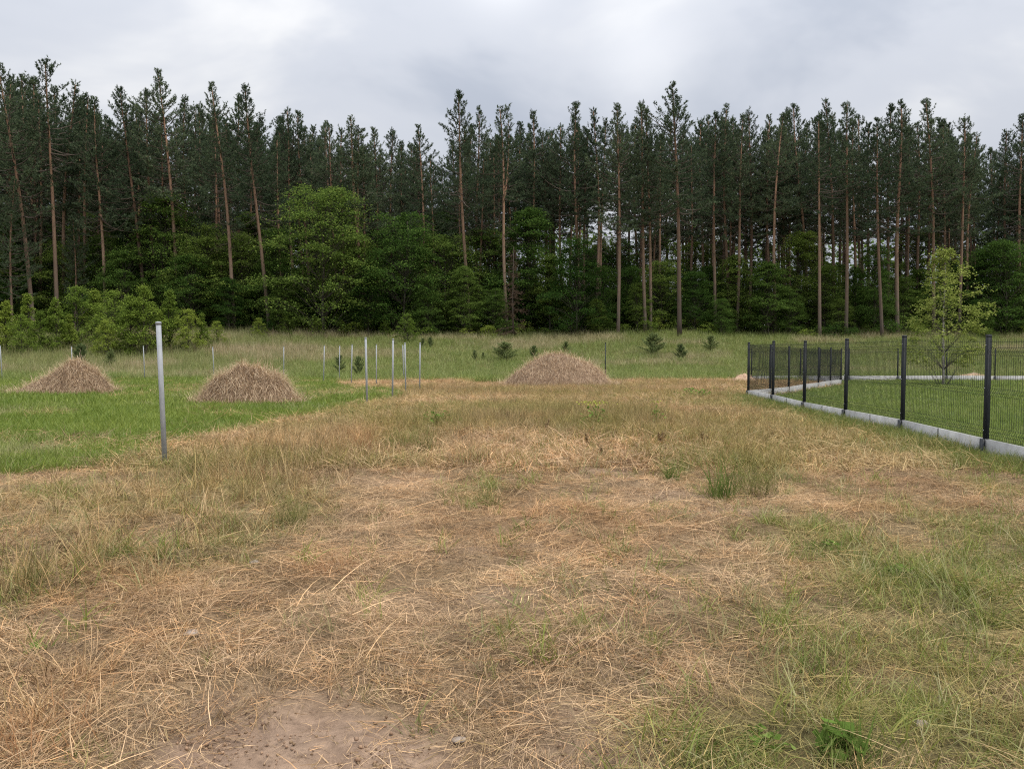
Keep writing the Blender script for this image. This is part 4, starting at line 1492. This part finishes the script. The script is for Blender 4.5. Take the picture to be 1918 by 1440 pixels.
# ---- young birch in the garden
x, y = gpix(1760, 722)
y = 35.0
x = at(1765, 722, 35.0).x
hb = at(1770, 468, y).z - gz(x, y)
bp = broadleaf_variant(501, hb, 1.9, 0.15, 140, 62, 0.105, mat='leaf_birch', taper=0.8, flat=0.55, trunk_r=0.05, wood='birch_bark', spray=0.42, pointy=1.2, limb=0.45)
e = plant('birch_tree', bp, ('trunk', 'crown', 'limbs'), x, y, 1.0, 'young birch with pale yellow green leaves on the fenced lawn', 'birch tree')


# ------------------------------------------------------------------ hay piles
def hay_pile(px, pyb, w_px, pt, D, seed, label, skirt=None, lop=0.0, cone=1.0, mat='hay', strands=17000, cat='hay pile', depth=0.8, peak=0.0):
    rng = np.random.default_rng(seed)
    b = at(px, pyb, D)
    x0, z0 = b.x, gz(b.x, D) - 0.03
    W = w_px / F_PX * D / 2
    H = (at(px, pt, D).z - z0) * 0.94
    e = empty('hay_pile' if cat == 'hay pile' else 'soil_mound', (x0, D, z0), label, cat)
    nr, na = 26, 60

    def height(r, a):
        rx = r
        base = np.clip(1 - rx ** 3.0, 0, 1) ** 0.9 * (1 - cone) + np.clip(1 - rx, 0, 1) ** 0.85 * cone
        X, Y = r * np.cos(a), r * np.sin(a)
        nz = fbm(X * 2.6 + seed, Y * 2.6, seed, 4) - 0.5
        return np.maximum(0, H * base * (1 + 0.22 * lop * X) + (nz * 0.55 + (fbm(X * 6.5, Y * 6.5 + seed, seed + 7, 3) - 0.5) * 0.32) * H * np.clip(1.2 - r, 0, 1) * np.minimum(1, r * 3 + 0.4))

    def pos(r, a):
        edge = 1 + 0.16 * (fbm(np.cos(a) * 1.7 + seed, np.sin(a) * 1.7, seed + 3, 3) - 0.5) * 2
        sk = (skirt * np.clip(-np.cos(a), 0, 1) ** 2 * r ** 2) if skirt else 0
        X = r * np.cos(a) * W * (edge + sk) + peak * W * (1 - r)
        Y = r * np.sin(a) * W * depth * edge
        return np.stack([X, Y, height(r, a)], -1)
    r = np.linspace(0, 1.08, nr) ** 0.9
    a = np.arange(na) * 2 * math.pi / na
    RR, AA = np.meshgrid(r, a, indexing='ij')
    V = pos(RR.ravel(), AA.ravel())
    V[:, 2] += -0.06 * np.clip(RR.ravel() - 0.97, 0, 1) * 10
    i = (np.arange(nr - 1)[:, None] * na)
    j = np.arange(na)[None, :]
    k = (j + 1) % na
    F = np.stack([i + j, i + na + j, i + na + k, i + k], -1).reshape(-1, 4)
    link('heap', mkmesh('heap', V, [F], (M[mat],), True), e)
    if strands:
        rs = np.sqrt(rng.uniform(0, 1.45, strands))
        an = rng.uniform(0, 6.283, strands)
        p = pos(rs, an)
        q = pos(np.clip(rs + 0.06, 0, 1.3), an)
        down = q - p
        down /= np.linalg.norm(down, axis=1)[:, None] + 1e-9
        mb = MB()
        d = down * 0.45 + rng.normal(0, 0.8, (strands, 3))
        d[:, 2] *= 0.7
        d /= np.linalg.norm(d, axis=1)[:, None]
        L = rng.uniform(0.12, 0.50, strands)[:, None]
        up = np.array([[0, 0, 1.0]])
        p = p + up * rng.uniform(0, 0.045, (strands, 1))
        m = p + d * L * 0.5 + up * rng.uniform(0, 0.06, (strands, 1))
        t = p + d * L - up * rng.uniform(0, 0.03, (strands, 1))
        t[:, 2] = np.maximum(t[:, 2], -0.02)
        s = np.cross(d, up)
        s /= np.linalg.norm(s, axis=1)[:, None] + 1e-9
        w = rng.uniform(0.0016, 0.0040, strands)[:, None]
        V = np.stack([p - s * w, p + s * w, m - s * w, m + s * w, t - s * w * 0.4, t + s * w * 0.4], 1).reshape(-1, 3)
        qi = np.arange(strands) * 6
        F = np.vstack([np.stack([qi, qi + 1, qi + 3, qi + 2], -1), np.stack([qi + 2, qi + 3, qi + 5, qi + 4], -1)])
        mb.add(V, F, np.repeat(rng.uniform(0, 1, strands), 6))
        tag(mb.obj('loose_hay', M['haystrand'] if cat == 'hay pile' else M['haystrand'], e), kind='stuff')
    return e


hay_pile(145, 730, 130, 671, 27.5, 3, 'brown hay pile with pale straw spread at its foot, beside the far posts', skirt=0.75, cone=0.75, depth=0.9)
hay_pile(466, 752, 176, 690, 21.5, 5, 'rounded tan hay pile on the green meadow behind the tall near post', cone=0.12, depth=0.85, strands=21000)
hay_pile(1048, 717, 200, 664, 33.5, 8, 'largest hay pile, wide and flat topped, on the dry strip', cone=0.22, depth=0.7, strands=23000, lop=0.3)
hay_pile(1394, 706, 48, 697, 40.0, 12, 'low sandy mound beyond the corner of the dark fence', cone=0.8, mat='sand', strands=400, cat='soil mound')
hay_pile(1822, 713, 84, 698, 43.2, 14, 'low reddish soil mound behind the far garden fence', cone=0.5, mat='sand', strands=300, cat='soil mound')


# ------------------------------------------------------------------ galvanised posts
def post_meshes():
    t, c = MB(), MB()
    a = np.arange(3)
    t.tube([[0, 0, -0.4], [0, 0, 0.9], [0, 0, 1.745]], [0.024] * 3, 14)
    c.tube([[0, 0, 1.725], [0, 0, 1.752], [0, 0, 1.758], [0, 0, 1.762]], [0.0275, 0.0275, 0.024, 0.012], 14)
    return t.mesh('tube', (M['galv'],), True), c.mesh('cap', (M['galv_cap'],), True)


PT, PC = post_meshes()


def steel_post(xt, yt, xb, yb, label, group=None, fat=1.0):
    D = F_PX * 1.75 / (yb - yt)
    top = at(xt, yt, D)
    bot = at(xb, yb, D)
    z = gz(bot.x, D)
    e = empty('steel_post', (bot.x, D, z), label, 'post', group)
    hgt = top.z - z
    e.rotation_euler = (random.gauss(0, 0.006), math.atan2(top.x - bot.x, hgt), random.uniform(0, 6))
    e.scale = (fat, fat, hgt / 1.757)
    link('tube', PT, e)
    link('cap', PC, e)
    return e


steel_post(297, 603, 309, 872, 'tall galvanised steel post standing alone at the corner of dry and green grass', fat=1.25)
RG = 'posts in the row along the far side of the meadow'
RL = 'thin galvanised post in the widely spaced row along the far side of the meadow'
for o_, (xt, yt, xb, yb) in zip(('fifth', 'fourth', 'third', 'second', 'first'), ((0.5, 647, 4, 708), (133.5, 649, 136, 708), (268, 648, 271, 709), (398, 650, 401, 709), (529.5, 649, 531.5, 709))):
    steel_post(xt, yt, xb, yb, '%s thin galvanised post of the widely spaced far row, counted from the close cluster' % o_, RG)
steel_post(684, 632, 687.5, 757, 'tallest galvanised post of the close cluster by the edge of the dry grass', fat=1.15)
steel_post(732, 635, 735, 745, 'galvanised post in the close cluster, with straw heaped round its foot', fat=1.1)
CG = 'galvanised posts in the close cluster behind the hay'
CLB = 'thin galvanised post among the close cluster at the corner of the meadow'
for (xt, yt, xb, yb) in ((603, 647, 606, 716), (633, 647, 635.5, 711), (655, 645, 658, 719), (702, 645, 705, 721), (754.5, 646, 756, 708), (757.5, 642, 760, 738), (783, 642, 786, 735)):
    steel_post(xt, yt, xb, yb, CLB, CG, fat=1.0)

# thin dark stake beyond the large hay pile
x = at(1134, 690, 41).x
zb = gz(x, 41.0)
ht = at(1134, 642, 41).z - zb
mb = MB()
mb.box((0, 0, ht / 2 - 0.15), (0.05, 0.012, ht + 0.3))
mb.box((0, 0.012, ht / 2 - 0.15), (0.012, 0.03, ht + 0.3))
st = mb.mesh('stake', (M['darkpost'],))
e = empty('metal_stake', (x, 41.0, zb), 'thin dark metal stake standing alone beyond the largest hay pile', 'stake')
link('stake', st, e)
cp = MB()
cp.box((0, 0.006, ht + 0.01), (0.058, 0.05, 0.02))
cp.obj('tip', M['anthra_clip'], e)


# ------------------------------------------------------------------ garden fence of welded mesh panels
FH = 1.63            # top of the post above the ground
PL_TOP = 0.235       # top of the concrete plinth
SP_ = 2.51


def fence_parts():
    post, cap, bolt, panel, plinth, sleeve, clip = MB(), MB(), MB(), MB(), MB(), MB(), MB()
    # the posts are plain rectangular tube
    post.box((0, 0, (FH + 0.02) / 2 - 0.2), (0.042, 0.062, FH - 0.02 + 0.4))
    cap.box((0, 0, FH - 0.004), (0.047, 0.067, 0.02))
    cap.box((0, 0, FH + 0.010), (0.036, 0.054, 0.010))
    for s in (0.0,):
        bolt.tube([[0, -0.030, 0], [0, -0.038, 0]], 0.0075, 8)
    # panel along +x from 0.03 to SP_-0.03, wires every 50 mm, folds at four heights
    zb, zt = PL_TOP + 0.015, FH - 0.055
    folds = [zb + 0.10, zb + 0.62, zt - 0.16]
    zs, ys = [zb], [0.0]
    for f in folds:
        zs += [f - 0.05, f, f + 0.05]
        ys += [0.0, -0.030, 0.0]
    zs.append(zt)
    ys.append(0.0)
    for k in range(50):
        xx = 0.03 + k * 0.05
        panel.tube([[xx, yy - 0.0, zz] for yy, zz in zip(ys, zs)], 0.0023, 4, cap=False)
    for zz, yy in zip(zs[:-1], ys[:-1]):
        panel.tube([[0.03, yy + 0.004, zz + 0.002], [SP_ / 2, yy + 0.004, zz + 0.002], [SP_ - 0.03, yy + 0.004, zz + 0.002]], 0.0023, 4, cap=False)
    panel.tube([[0.03, 0.004, zt - 0.03], [SP_ / 2, 0.004, zt - 0.03], [SP_ - 0.03, 0.004, zt - 0.03]], 0.0023, 4, cap=False)
    plinth.box((SP_ / 2, 0.0, PL_TOP / 2 - 0.10), (SP_ - 0.05, 0.048, PL_TOP + 0.20))
    clip.box((0, -0.026, PL_TOP - 0.075), (0.022, 0.008, 0.16))
    sleeve.box((0, -0.048, PL_TOP / 2 - 0.09), (0.075, 0.030, PL_TOP + 0.18))
    return dict(post=post.mesh('post', (M['anthracite'],)), cap=cap.mesh('cap', (M['anthra_clip'],)), bolt=bolt.mesh('bolt', (M['bolt'],)), panel=panel.mesh('mesh_panel', (M['anthracite'],)),
                plinth=plinth.mesh('plinth', (M['concrete'],)), clip=clip.mesh('clip', (M['anthra_clip'],)), sleeve=sleeve.mesh('bracket', (M['anthra_clip'],)))


FP = fence_parts()


def mesh_fence(p0, p1, n, label, flip=False, last=True, detail=True, extra_first=True):
    """n panels from p0 towards p1; the outer face is on the right-hand side walking from p0 to p1 unless flipped"""
    p0, p1 = Vector(p0), Vector(p1)
    d = (p1 - p0).normalized()
    ang = math.atan2(d.y, d.x)
    e = empty('mesh_fence', (p0.x, p0.y, 0), label, 'fence')
    step = (p1 - p0).length / n
    sx = step / SP_
    rz = ang
    for i in range(n + 1):
        p = p0 + d * step * i
        z = gz(p.x, p.y)
        if (i > 0 or extra_first) and (i < n or last):
            po = link('post', FP['post'], e)
            po.location = (p.x - p0.x, p.y - p0.y, z)
            po.rotation_euler = (0, 0, rz + (math.pi if flip else 0))
            link('cap', FP['cap'], po)
            for zz in ((0.35, 0.92, 1.50) if detail else ()):
                bo = link('bolt', FP['bolt'], po)
                bo.location = (0, 0, zz)
            link('bracket', FP['sleeve'], po)
        if i < n:
            q = p0 + d * step * (i + 1)
            z2 = gz(q.x, q.y)
            zl = (z2 - z) / step
            mid = (z + z2) / 2
            for nm, key in (('plinth', 'plinth'), ('mesh_panel', 'panel')):
                o = link(nm, FP[key], e)
                if flip:
                    o.location = (q.x - p0.x, q.y - p0.y, z2)
                    o.rotation_euler = (0, math.atan(zl), rz + math.pi)
                else:
                    o.location = (p.x - p0.x, p.y - p0.y, z)
                    o.rotation_euler = (0, -math.atan(zl), rz)
                o.scale = (sx, 1, 1)
                if nm == 'plinth' and detail:
                    c = link('clip', FP['clip'], o)
                    c.location = (SP_ / 2, 0, 0)
    return e


ax0, ay0 = FENCE_A[0]
ax1, ay1 = FENCE_A[1]
dx, dy = (ax1 - ax0) / 5, (ay1 - ay0) / 5
# main run: one more panel towards the camera, beyond the right of the picture
mesh_fence((ax0 - dx, ay0 - dy), (ax1, ay1), 6, 'dark mesh fence on pale concrete plinth along the dry strip', flip=True)
mesh_fence((ax1, ay1), FENCE_K, 6, 'dark mesh fence running diagonally back from the corner post', last=True, extra_first=False, detail=False, flip=True)
mesh_fence(FENCE_K, (14.9, FENCE_FAR_Y), 2, 'short dark mesh fence joining the diagonal one to the far one', extra_first=False, last=False, detail=False, flip=True)
mesh_fence((12.35, FENCE_FAR_Y), (12.35 + SP_ * 10, FENCE_FAR_Y), 10, 'far dark mesh fence with plinth crossing behind the young birch', detail=False)


# ------------------------------------------------------------------ single plants in the dry strip
def tuft(px, py, h, rad, n, mat, label, name='grass_tuft', cat='grass tuft', group=None, lean=0.55, width=0.004, seed=1):
    rng = np.random.default_rng(seed)
    x, y = gpix(px, py)
    mb = MB()
    V, F, r = blades(n=n, rad=rad, lmin=h * 0.45, lmax=h * 1.1, lean0=0.0, lean1=lean, bend=0.9, width=width, seg=4, rng=rng)
    mb.add(V, F, r)
    V, F, r = blades(n=n // 3, rad=rad * 1.3, lmin=h * 0.3, lmax=h * 0.7, lean0=0.3, lean1=1.2, bend=0.9, width=width, seg=4, rng=rng)
    mb.add(V, F, r)
    o = mb.obj(name, M[mat])
    o.location = (x, y, gz(x, y) - 0.01)
    return tag(o, label, cat, group)


tuft(1352, 935, 0.50, 0.13, 130, 'tuft_green', 'tall bright green grass tuft at the edge of the bare patch', seed=1, width=0.006)
tuft(1415, 930, 0.40, 0.22, 170, 'tuft_olive', 'wide yellowing grass tuft next to the tall bright green one', seed=2, width=0.005)
tuft(1258, 897, 0.30, 0.10, 90, 'tuft_green', 'small upright green tuft alone in the trampled straw', seed=3, width=0.006)
tuft(910, 945, 0.24, 0.13, 90, 'tuft_olive', 'low olive tuft in the middle of the trampled straw', seed=4)
tuft(800, 850, 0.34, 0.16, 110, 'tuft_olive', 'mustard yellow tuft of broad blades beside a green patch', seed=5, width=0.009)
tuft(748, 842, 0.36, 0.24, 130, 'tuft_green', 'green patch of grass beside the mustard yellow tuft', seed=6, width=0.006)
tuft(682, 848, 0.52, 0.10, 110, 'tuft_red', 'fiery orange dry tuft fanning upwards', seed=7, width=0.005)
tuft(545, 985, 0.36, 0.13, 90, 'tuft_olive', 'upright olive tuft where the standing grass meets the track', seed=8)
tuft(455, 905, 0.45, 0.30, 150, 'tuft_red', 'wide reddish dry tuft near the tall galvanised post', seed=9, width=0.004, lean=0.8)
tuft(360, 895, 0.38, 0.22, 120, 'tuft_olive', 'olive tuft at the foot of the tall galvanised post', seed=10)
tuft(1545, 1040, 0.16, 0.16, 110, 'tuft_green', 'low spreading green tuft on the right of the track', seed=11, lean=0.9)
tuft(1660, 1085, 0.15, 0.15, 100, 'tuft_green', 'low dark green tuft amid pale clover', seed=12, lean=0.9)
tuft(1520, 1270, 0.20, 0.06, 34, 'tuft_green', 'narrow tuft of long green blades on the right of the track', seed=13, width=0.005)
tuft(1595, 1425, 0.19, 0.11, 90, 'tuft_green', 'lush bright green tuft around the broad leaved weed', seed=14, width=0.005)
tuft(1345, 1425, 0.16, 0.12, 60, 'tuft_green', 'loose green tuft by the edge of the bare soil', seed=15)
tuft(35, 1120, 0.42, 0.14, 80, 'tuft_olive', 'tall thin olive tuft on the left of the track', seed=16, width=0.003)
tuft(70, 1400, 0.22, 0.20, 120, 'tuft_red', 'matted orange dry tuft on the left of the bare soil', seed=17, width=0.0035, lean=1.2)
tuft(620, 1075, 0.16, 0.15, 110, 'tuft_red', 'low orange tuft at the side of the track', seed=18, width=0.003, lean=1.2)
tuft(700, 1290, 0.14, 0.16, 80, 'tuft_olive', 'pale yellow green tuft in the middle of the track', seed=19, width=0.003, lean=1.2)
tuft(910, 718, 0.5, 0.6, 200, 'tuft_green', 'dark green grass clump left of the largest hay pile', seed=20, width=0.016)


def dock(px, py, h, seed, label=None):
    """withered dock: brown stalks with knobbly seed spikes"""
    rng = np.random.default_rng(seed)
    x, y = gpix(px, py)
    e = empty('dock_plant', (x, y, gz(x, y) - 0.01), label or 'withered brown dock stalks standing in the dry grass', 'weed', None if label else 'withered docks in the dry grass')
    for k in range(rng.integers(3, 6)):
        a = rng.uniform(0, 6.28)
        L = h * rng.uniform(0.6, 1.0)
        tip = np.array([math.cos(a) * 0.25 * L, math.sin(a) * 0.25 * L, L])
        mb = MB()
        mb.tube([[0, 0, 0], tip * 0.5 + np.array([0, 0, 0.02]), tip], [0.006, 0.005, 0.003], 4, rnd=0.6)
        n = 46
        s = rng.uniform(0.45, 1.0, n)
        V, F, r = leaf_quads(tip[None] * s[:, None] + rng.normal(0, 0.010, (n, 3)), 0.024, 0.1, rng, 0.7)
        mb.add(V, F, r)
        mb.obj('seed_stalk', M['dock'], e)
    return e


for i, (px, py, h) in enumerate(((950, 792, 0.30), (1022, 815, 0.30), (1105, 845, 0.28), (1130, 858, 0.26), (1240, 838, 0.28), (1320, 838, 0.25), (122, 1045, 0.15))):
    dock(px, py, h, 40 + i)


def weed(px, py, s, seed, label, mat='weed', leaf=0.09, n=34, hgt=0.16, flowers=0):
    rng = np.random.default_rng(seed)
    x, y = gpix(px, py)
    e = empty('leafy_weed', (x, y, gz(x, y) - 0.01), label, 'weed')
    mb, st = MB(), MB()
    P = rng.normal(0, 1, (n, 3)) * np.array([s, s, 0]) * 0.5
    P[:, 2] = hgt * (0.25 + 0.75 * rng.uniform(0, 1, n)) * np.clip(1.2 - np.hypot(P[:, 0], P[:, 1]) / s * 0.6, 0.15, 1)
    for p in P:
        st.tube([[p[0] * 0.15, p[1] * 0.15, 0], [p[0] * 0.6, p[1] * 0.6, p[2] * 0.7], p], [0.0022, 0.002, 0.001], 3, cap=False)
    V, F, r = leaf_quads(P, leaf, 0.5, rng, 0.7)
    mb.add(V, F, r)
    st.obj('stem', M['weed'], e)
    mb.obj('foliage', M[mat], e)
    if flowers:
        fl = MB()
        Q = rng.normal(0, 1, (flowers, 3)) * np.array([s, s, 0.03]) * 0.45 + np.array([0, 0, hgt * 1.05])
        V, F, r = leaf_quads(Q, 0.035, 0.6, rng, 0.9)
        fl.add(V, F, r)
        fl.obj('flower_head', M['yellow_flower'], e)
    return e


weed(1570, 1412, 0.09, 60, 'bright green broad leaved weed in the lush grass', leaf=0.075, n=26, hgt=0.13)
weed(1690, 1078, 0.12, 61, 'small bright clover patch in the green grass', leaf=0.035, n=70, hgt=0.07)
weed(1548, 1030, 0.10, 62, 'small yellow green weed by the low spreading tuft', leaf=0.05, n=24, hgt=0.09)
weed(1113, 800, 0.35, 63, 'yellow flowering weed standing in the knee high grass', leaf=0.07, n=60, hgt=0.45, flowers=110)
weed(1228, 800, 0.14, 64, 'slim pale yellow weed in the knee high grass', leaf=0.06, n=30, hgt=0.45, flowers=30)
weed(1345, 1380, 0.10, 65, 'flat rosette weed by the loose green tuft', leaf=0.06, n=20, hgt=0.06)
weed(1420, 1385, 0.12, 66, 'spreading weed with small leaves in green grass', leaf=0.04, n=46, hgt=0.09)
weed(820, 800, 0.45, 67, 'dark leafy weed patch on the left side of the knee high grass', leaf=0.08, n=90, hgt=0.35)
weed(55, 1228, 0.07, 68, 'tiny green seedling in the tan grass', leaf=0.05, n=8, hgt=0.05)
weed(1300, 745, 0.6, 69, 'low dark weed patch before the corner of the fence', leaf=0.10, n=90, hgt=0.30)


def stone(px, py, w, label, seed, flat=0.5):
    rng = np.random.default_rng(seed)
    x, y = gpix(px, py)
    na, nr = 14, 8
    V = []
    for i in range(nr + 1):
        ph = math.pi * i / nr
        for j in range(na):
            th = 2 * math.pi * j / na
            d = np.array([math.sin(ph) * math.cos(th), math.sin(ph) * math.sin(th), math.cos(ph)])
            k = 0.75 + 0.5 * vnoise(np.array([d[0] * 1.6 + seed * 3]), np.array([d[1] * 1.6 + d[2] * 1.1]), seed)[0]
            V.append(d * k * np.array([w, w * 0.75, w * flat]) * 0.5)
    F = [[i * na + j, (i + 1) * na + j, (i + 1) * na + (j + 1) % na, i * na + (j + 1) % na] for i in range(nr) for j in range(na)]
    o = link('stone', mkmesh('stone', np.array(V), [np.array(F)], (M['stone'],), True))
    o.location = (x, y, gz(x, y) + w * flat * 0.25 + 0.012)
    return tag(o, label, 'stone')


stone(1725, 1366, 0.06, 'pale rounded stone lying in the green grass', 3, 0.6)
stone(358, 1185, 0.085, 'flat whitish stone among reddish straw', 4, 0.4)
stone(477, 1055, 0.07, 'small whitish stone among standing dry grass', 5, 0.45)
stone(860, 1392, 0.06, 'flat grey stone half buried beside the bare soil', 6, 0.35)
